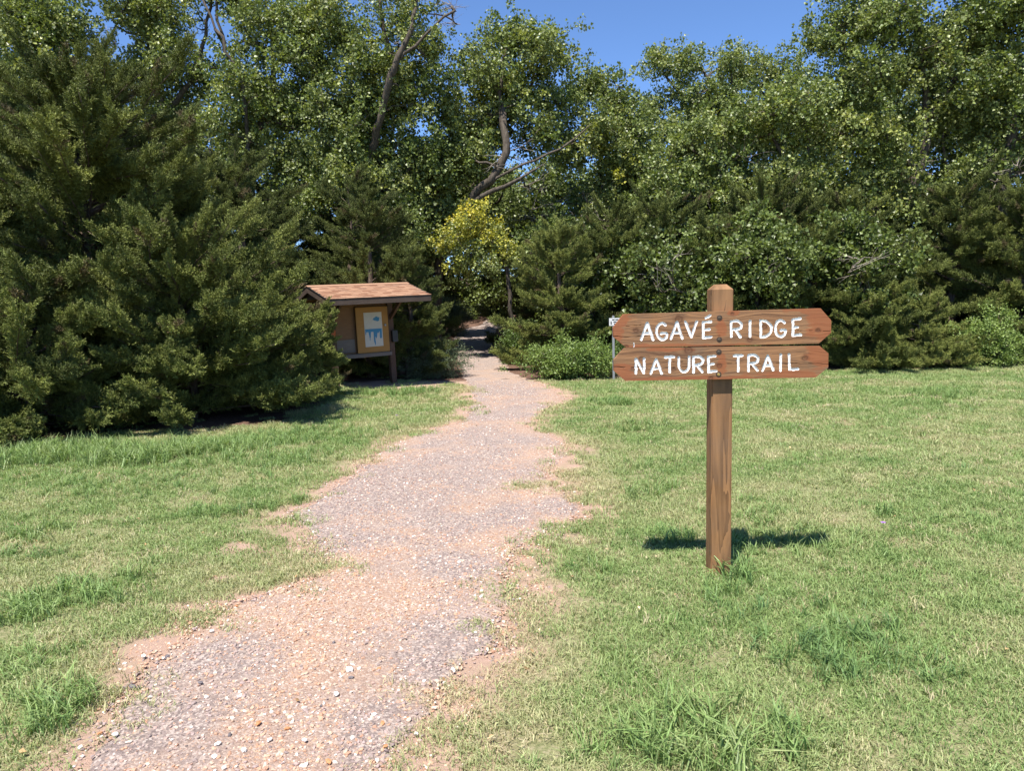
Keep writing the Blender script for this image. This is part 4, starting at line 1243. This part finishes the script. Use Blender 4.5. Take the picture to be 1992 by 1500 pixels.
leafy('cottonwood_tree', 'tallest cottonwood with a dark shaded heart above the cedar row', 'tree', at_y(1800, 600, 19.8), [trk(19.8, (1740, 640), (1750, 450), (1800, 300), (1800, 180), (1780, 20), (1760, -150)), lim(19.8, (1800, 240), (1860, 150), (1900, 40), (1920, -80)), lim(19.8, (1790, 330), (1700, 260), (1660, 150), (1640, 50))],
    lob(19.8, (1640,60,48,70,12), (1730,40,70,60,15), (1670,170,70,60,15), (1780,130,70,60,13), (1620,260,50,60,10), (1710,290,70,55,13), (1880,60,80,60,15), (1860,200,70,60,12), (1740,-90,130,70,20), (1880,-100,110,80,18), (1690,390,70,50,11), (1640,400,50,50,8), (1780,400,60,40,7)), 80,
    dead=lob(19.6, (1790,330,60,50,6), (1720,440,60,40,5)))
leafy('cottonwood_tree', 'cottonwood with a drooping leafy side beyond the tallest one', 'tree', at_y(1960, 600, 19), [trk(19, (1965, 640), (1950, 480), (1960, 300), (2000, 120), (2010, -60))],
    lob(19, (1940,160,50,55,10), (1950,240,45,40,8), (2000,80,70,90,14), (2050,250,90,100,14), (1960,20,50,50,9), (1920,330,50,40,6), (2040,-60,100,80,10)), 81, dead=lob(18.6, (1950,340,40,50,6)))
for i, (px, py, Y, w, lb) in enumerate(((1140, 560, 18.6, 60, 'slim leafy sapling between the bright feathery cedar and the notice post'), (1300, 520, 17.2, 70, 'bushy leafy sapling above the thin leafy shrub'), (1465, 500, 17.0, 70, 'bushy leafy sapling with pale twigs standing in the cedar row'), (1650, 500, 17.0, 60, 'slim leafy sapling at the far end of the cedar row'), (760, 470, 20.5, 70, 'shaded leafy sapling over the kiosk'), (1070, 500, 21.0, 60, 'leafy sapling behind the bright feathery cedar'))):
    leafy('sapling', lb, 'tree', at_y(px, 600, Y), [trk(Y, (px, 640), (px + 8, py + 40), (px - 6, py - 30)), trk(Y, (px + 12, 640), (px + 35, py + 30), (px + 45, py - 40))],
        lob(Y, (px, py - 50, w * 0.7, 40, 7), (px - 35, py, w * 0.8, 45, 9), (px + 45, py + 5, w * 0.8, 45, 9), (px, py + 60, w, 40, 9)), 200 + i, None, (0.27, 0.1), 9, 0.26, 0.06, dead=lob(Y - 0.6, (px, py + 20, w, 60, 5)))
leafy('background_tree', 'added tree whose crown shades the far bend of the trail', 'tree', at_y(800, 600, 25.5), [trk(25.5, (800, 620), (815, 480), (860, 400), (920, 360))],  # tree added so its crown throws shade on the far trail
    lob(25.5, (850,330,70,50,9), (920,350,60,50,5), (980,380,50,45,4), (880,420,50,45,4), (840,420,60,50,8)) + lob(27.5, (880,360,60,40,4)), 120, None, (0.32, 0.1), 12, 0.4, sc=(1.1, 1.6))
# -- farther trees that close the wood behind
for i, (px, Y, ty) in enumerate(((-60, 26, 0), (150, 29, 150), (360, 28, 170), (540, 30, 160), (700, 29, 200), (830, 32, 260), (960, 34, 300), (1090, 31, 290), (1220, 29, 300), (1330, 31, 260), (1460, 29, 230), (1600, 27, 200), (1720, 28, 110), (1840, 27, 60), (1960, 28, 130), (2080, 26, 20))):
    hh = 640 - ty
    leafy('background_tree', 'shaded leafy tree deeper in the wood', 'tree', at_y(px, 600, Y), [trk(Y, (px, 620), (px + 10, 500), (px - 5, 380), (px + 5, ty + 60))],
        lob(Y, (px, ty + 60, 60, 50, 9), (px - 50, ty + 0.28 * hh, 70, 60, 11), (px + 55, ty + 0.33 * hh, 70, 60, 11), (px, ty + 0.5 * hh, 90, 60, 13), (px - 40, ty + 0.72 * hh, 80, 60, 11), (px + 50, ty + 0.8 * hh, 80, 60, 11), dy=1.8), 100 + i, 'trees deeper in the wood', (0.34, 0.1), 12, 0.45, sc=(1.2, 1.8))
for i, (px, Y, h) in enumerate(((450, 21, 4.5), (560, 23, 4.6), (715, 23.5, 4.2), (1120, 23, 3.3), (1210, 22, 3.0), (1350, 22.5, 3.3), (1560, 22, 3.4), (1750, 21.5, 3.6), (1900, 22, 3.8), (250, 17.5, 5), (50, 16.5, 5), (800, 31, 4.2))):
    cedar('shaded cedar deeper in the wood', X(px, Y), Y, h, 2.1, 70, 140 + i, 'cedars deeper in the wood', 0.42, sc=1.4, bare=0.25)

# fallen branch by the kiosk
p = [on_ground(762, 728), on_ground(785, 727), on_ground(795, 731), on_ground(815, 733)]
p = [np.array(q) + np.array([0, 0, dz]) for q, dz in zip(p, (0.10, 0.12, 0.05, 0.07))]
fb = empty('fallen_branch', p[0], 'bleached crooked fallen branch lying beside the kiosk post', 'branch')
branch_mesh('stick', [(smooth_path(np.array(p) - p[0], 0.05), np.linspace(0.022, 0.010, len(smooth_path(np.array(p) - p[0], 0.05))), 6)], MAT['dead'], fb)
branch_mesh('twig', [(np.array(p[1:3])[::-1] - p[0] + np.array([[0, 0, 0], [0.05, -0.1, 0.14]]), [0.012, 0.005], 5)], MAT['dead'], fb)

# ------------------------------------------------------------------ grass
TALLB = [  # px, py, rx, ry, height scale, tufts per m2, tint
    (1420,1120,50,20,1.0,260,0.12),(1490,1180,110,45,0.75,150,0.14),(1660,1270,170,60,0.85,170,0.10),(1580,1220,160,50,0.6,120,0.12),(1540,1060,160,28,0.75,150,0.32),(1300,1050,60,14,0.9,160,0.2),(1460,1000,90,25,0.7,130,0.26),
    (1380,1440,180,70,1.0,240,0.30),(1480,1500,140,50,1.1,200,0.30),(1180,1470,90,40,0.7,130,0.25),(180,1160,110,40,0.9,190,0.24),(60,1190,80,35,0.8,160,0.26),(100,1390,90,60,0.9,230,0.3),(40,1300,60,40,0.6,120,0.25),(60,1040,80,20,0.8,140,0.3),(60,1080,60,10,0.6,200,0.1),
    (450,995,100,14,0.75,170,0.22),(560,985,60,12,0.7,150,0.22),(100,890,150,18,1.5,190,0.3),(280,890,120,18,1.6,170,0.3),(420,880,100,14,1.2,120,0.28),(600,850,150,18,0.9,90,0.22),(500,900,140,20,0.9,80,0.24),(300,940,280,25,0.7,60,0.24),
    (1190,785,45,7,1.0,110,0.2),(1240,830,60,10,0.9,80,0.25),(1270,960,50,12,0.9,100,0.24),(1690,1000,50,12,0.9,60,0.16),(1830,770,70,7,1.0,70,0.2),(1540,780,90,8,0.9,60,0.24),(1760,790,80,8,0.8,60,0.22),(790,765,60,7,1.0,130,0.2),(720,765,40,7,0.9,130,0.22),(1250,905,40,8,0.8,80,0.24),(1900,1020,90,20,0.6,60,0.26),(1160,1110,50,20,0.7,90,0.24)]

def frustum_keep(x, y):
    return (np.abs(x) < 0.74 * y + 1.6)

def build_grass():
    P, S, T = [], [], []
    for y0, y1, dens, s in ((1.3, 3.0, 430, 0.85), (3.0, 4.6, 340, 0.92), (4.6, 7.0, 230, 1.0), (7.0, 10.5, 130, 1.2), (10.5, 16.8, 75, 1.45)):
        w = 0.74 * y1 + 1.6
        n = int(2 * w * (y1 - y0) * dens)
        x = rng.uniform(-w, w, n); y = rng.uniform(y0, y1, n)
        sd = path_sd(x, y)
        k = 1 - (0.35 * sstep(-0.55, -0.1, sd + (fbm(x * 3, y * 3, 31) - 0.5) * 0.8) + 0.65 * sstep(-0.12, 0.08, sd + (fbm(x * 3, y * 3, 31) - 0.5) * 0.75))
        k = np.maximum(k, 0.30 * (1 - sstep(0.0, 0.4, sd)) * sstep(0.5, 0.62, fbm(x * 6, y * 6, 37)))
        k = np.maximum(k, in_blobs(TONGUES, x, y))
        k = k * (1 - 0.93 * in_blobs(BARE, x, y)) * (1 - 0.95 * litter(x, y))
        pat = fbm(x * 2.6, y * 2.6, 33)
        k = k * (0.62 + 0.6 * sstep(0.3, 0.55, pat))
        dK = np.sqrt((x - SB[0]) ** 2 + (y - SB[1]) ** 2)
        keep = frustum_keep(x, y) & (rng.random(n) < k) & (dK > 0.07)
        x, y, pat = x[keep], y[keep], pat[keep]; n = len(x)
        edge_dry = sstep(-0.6, 0.0, path_sd(x, y))
        dry = sstep(0.42, 0.66, fbm(x * 0.9, y * 1.5, 35)) * 0.22 + edge_dry * 0.16
        t = 0.47 + (0.5 - pat) * 0.4 + dry + rng.normal(size=n) * 0.10
        t = np.where(rng.random(n) < 0.10, rng.uniform(0.75, 1.0, n), t)
        hh = s * rng.uniform(0.7, 1.2, n)
        P.append(np.stack([x, y, H(x, y)], 1)); S.append(np.stack([hh * 1.05, hh * 1.05, hh * (0.65 + 0.7 * pat)], 1)); T.append(t)
    P = np.vstack(P); n = len(P)
    o = scatter('lawn_grass', G_LAWN[0], G_LAWN[1], P, np.stack([rng.normal(size=n) * 0.12, rng.normal(size=n) * 0.12, rng.uniform(0, 6.28, n)], 1), np.vstack(S), np.concatenate(T))
    tag(o, 'short dry-tipped lawn grass growing either side of the path', None, None, 'stuff')
    P, S, T = [], [], []
    for px, py, rx, ry, hs, dens, tn in TALLB:
        cx, cy, a, b_ = blob(px, py, rx, ry)
        n = int(math.pi * a * b_ * dens * 2.6) + 8
        q = np.sqrt(rng.random(n)) * 1.15; th = rng.uniform(0, 6.28, n)
        x = cx + q * a * np.cos(th); y = cy + q * b_ * np.sin(th)
        cl = sstep(0.24, 0.52, fbm(x * 5.5, y * 5.5, 41)) * (1 - 0.6 * q ** 2)
        keep = (rng.random(n) < cl) & ((np.abs(x - SB[0]) > 0.08) | (np.abs(y - SB[1]) > 0.08)) & (path_sd(x, y) < 0.02)
        x, y = x[keep], y[keep]; n = len(x)
        f = hs * rng.uniform(0.55, 1.1, n)
        P.append(np.stack([x, y, H(x, y)], 1)); S.append(np.stack([np.clip(f, 0.7, 1.1), np.clip(f, 0.7, 1.1), f], 1)); T.append(tn + 0.10 + rng.normal(size=n) * 0.09)
    # scattered stray tufts
    n = 900
    x = rng.uniform(-11, 12, n); y = rng.uniform(2, 15, n)
    keep = frustum_keep(x, y) & (path_sd(x, y) < -0.1) & (litter(x, y) < 0.3) & (rng.random(n) < sstep(0.45, 0.65, fbm(x * 1.7, y * 1.7, 44)))
    x, y = x[keep], y[keep]; n = len(x); f = rng.uniform(0.4, 0.8, n)
    P.append(np.stack([x, y, H(x, y)], 1)); S.append(np.stack([f * 1.2, f * 1.2, f], 1)); T.append(0.25 + rng.normal(size=n) * 0.1)
    P = np.vstack(P); n = len(P)
    o = scatter('tall_grass', G_TALL[0], G_TALL[1], P, np.stack([rng.normal(size=n) * 0.15, rng.normal(size=n) * 0.15, rng.uniform(0, 6.28, n)], 1), np.vstack(S), np.concatenate(T))
    tag(o, 'taller unmown grass clumps round the sign post and lawn edges', None, None, 'stuff')
build_grass()

# two tiny purple flowers in the lawn
m, nt, b = new_mat('purple_petal'); b.inputs['Base Color'].default_value = rgb(0.30, 0.12, 0.45); MAT['petal'] = m
m, nt, b = new_mat('flower_stem'); b.inputs['Base Color'].default_value = rgb(0.10, 0.18, 0.04); MAT['stem'] = m
for (px, py), lb in (((1717, 1046), 'tiny purple wildflower in the open lawn past the sign post'), ((772, 822), 'tiny purple wildflower in the grass between the path and the cedars')):
    g = on_ground(px, py)
    e = empty('wildflower', g, lb, 'flower')
    branch_mesh('stem', [(np.array([(0, 0, -0.01), (0.005, 0, 0.05), (0.0, 0, 0.10)]), [0.0022, 0.0018, 0.0015], 4)], MAT['stem'], e)
    for k in range(5):
        a = k * 1.2566
        d = Vector((math.cos(a), math.sin(a), 0)); s_ = Vector((-d.y, d.x, 0))
        c = Vector((0, 0, 0.10))
        mesh('petal', [tuple(c), tuple(c + d * 0.012 + s_ * 0.007 + Vector((0, 0, 0.004))), tuple(c + d * 0.02 + Vector((0, 0, 0.003))), tuple(c + d * 0.012 - s_ * 0.007 + Vector((0, 0, 0.004)))], [(0, 1, 2, 3)], MAT['petal'], e)

# dry leaf bits on the lawn and path
def dry_bits():
    m = leaf_mat('dry_leaf', [(0, (0.22, 0.12, 0.06)), (0.5, (0.40, 0.27, 0.13)), (1, (0.55, 0.45, 0.28))], 0.7, 0.1, 0.2)
    ps = []
    for i in range(3):
        r = np.random.default_rng(500 + i)
        v = [(0, 0, 0), (0.012, 0.009, 0.004), (0.03, 0.001, 0.001), (0.013, -0.008, 0.005)]
        ps.append(proto('proto', v, [(0, 1, 2), (0, 2, 3)], m, [r.random()] * 4))
    n = 700
    x = rng.uniform(-9, 10, n); y = 1.6 + rng.random(n) ** 1.3 * 13
    keep = frustum_keep(x, y) & (rng.random(n) < 0.35 + 0.65 * sstep(0.45, 0.65, fbm(x, y, 51)))
    x, y = x[keep], y[keep]; n = len(x)
    z = H(x, y) + np.where(path_sd(x, y) > 0, 0.022, 0.03)
    o = scatter('dry_leaves', scatter_group(ps), 3, np.stack([x, y, z], 1), np.stack([rng.normal(size=n) * 0.4, rng.normal(size=n) * 0.4, rng.uniform(0, 6.28, n)], 1), rng.uniform(0.5, 1.2, n), rng.random(n))
    tag(o, 'scattered dry leaf bits on the lawn and path', None, None, 'stuff')
dry_bits()
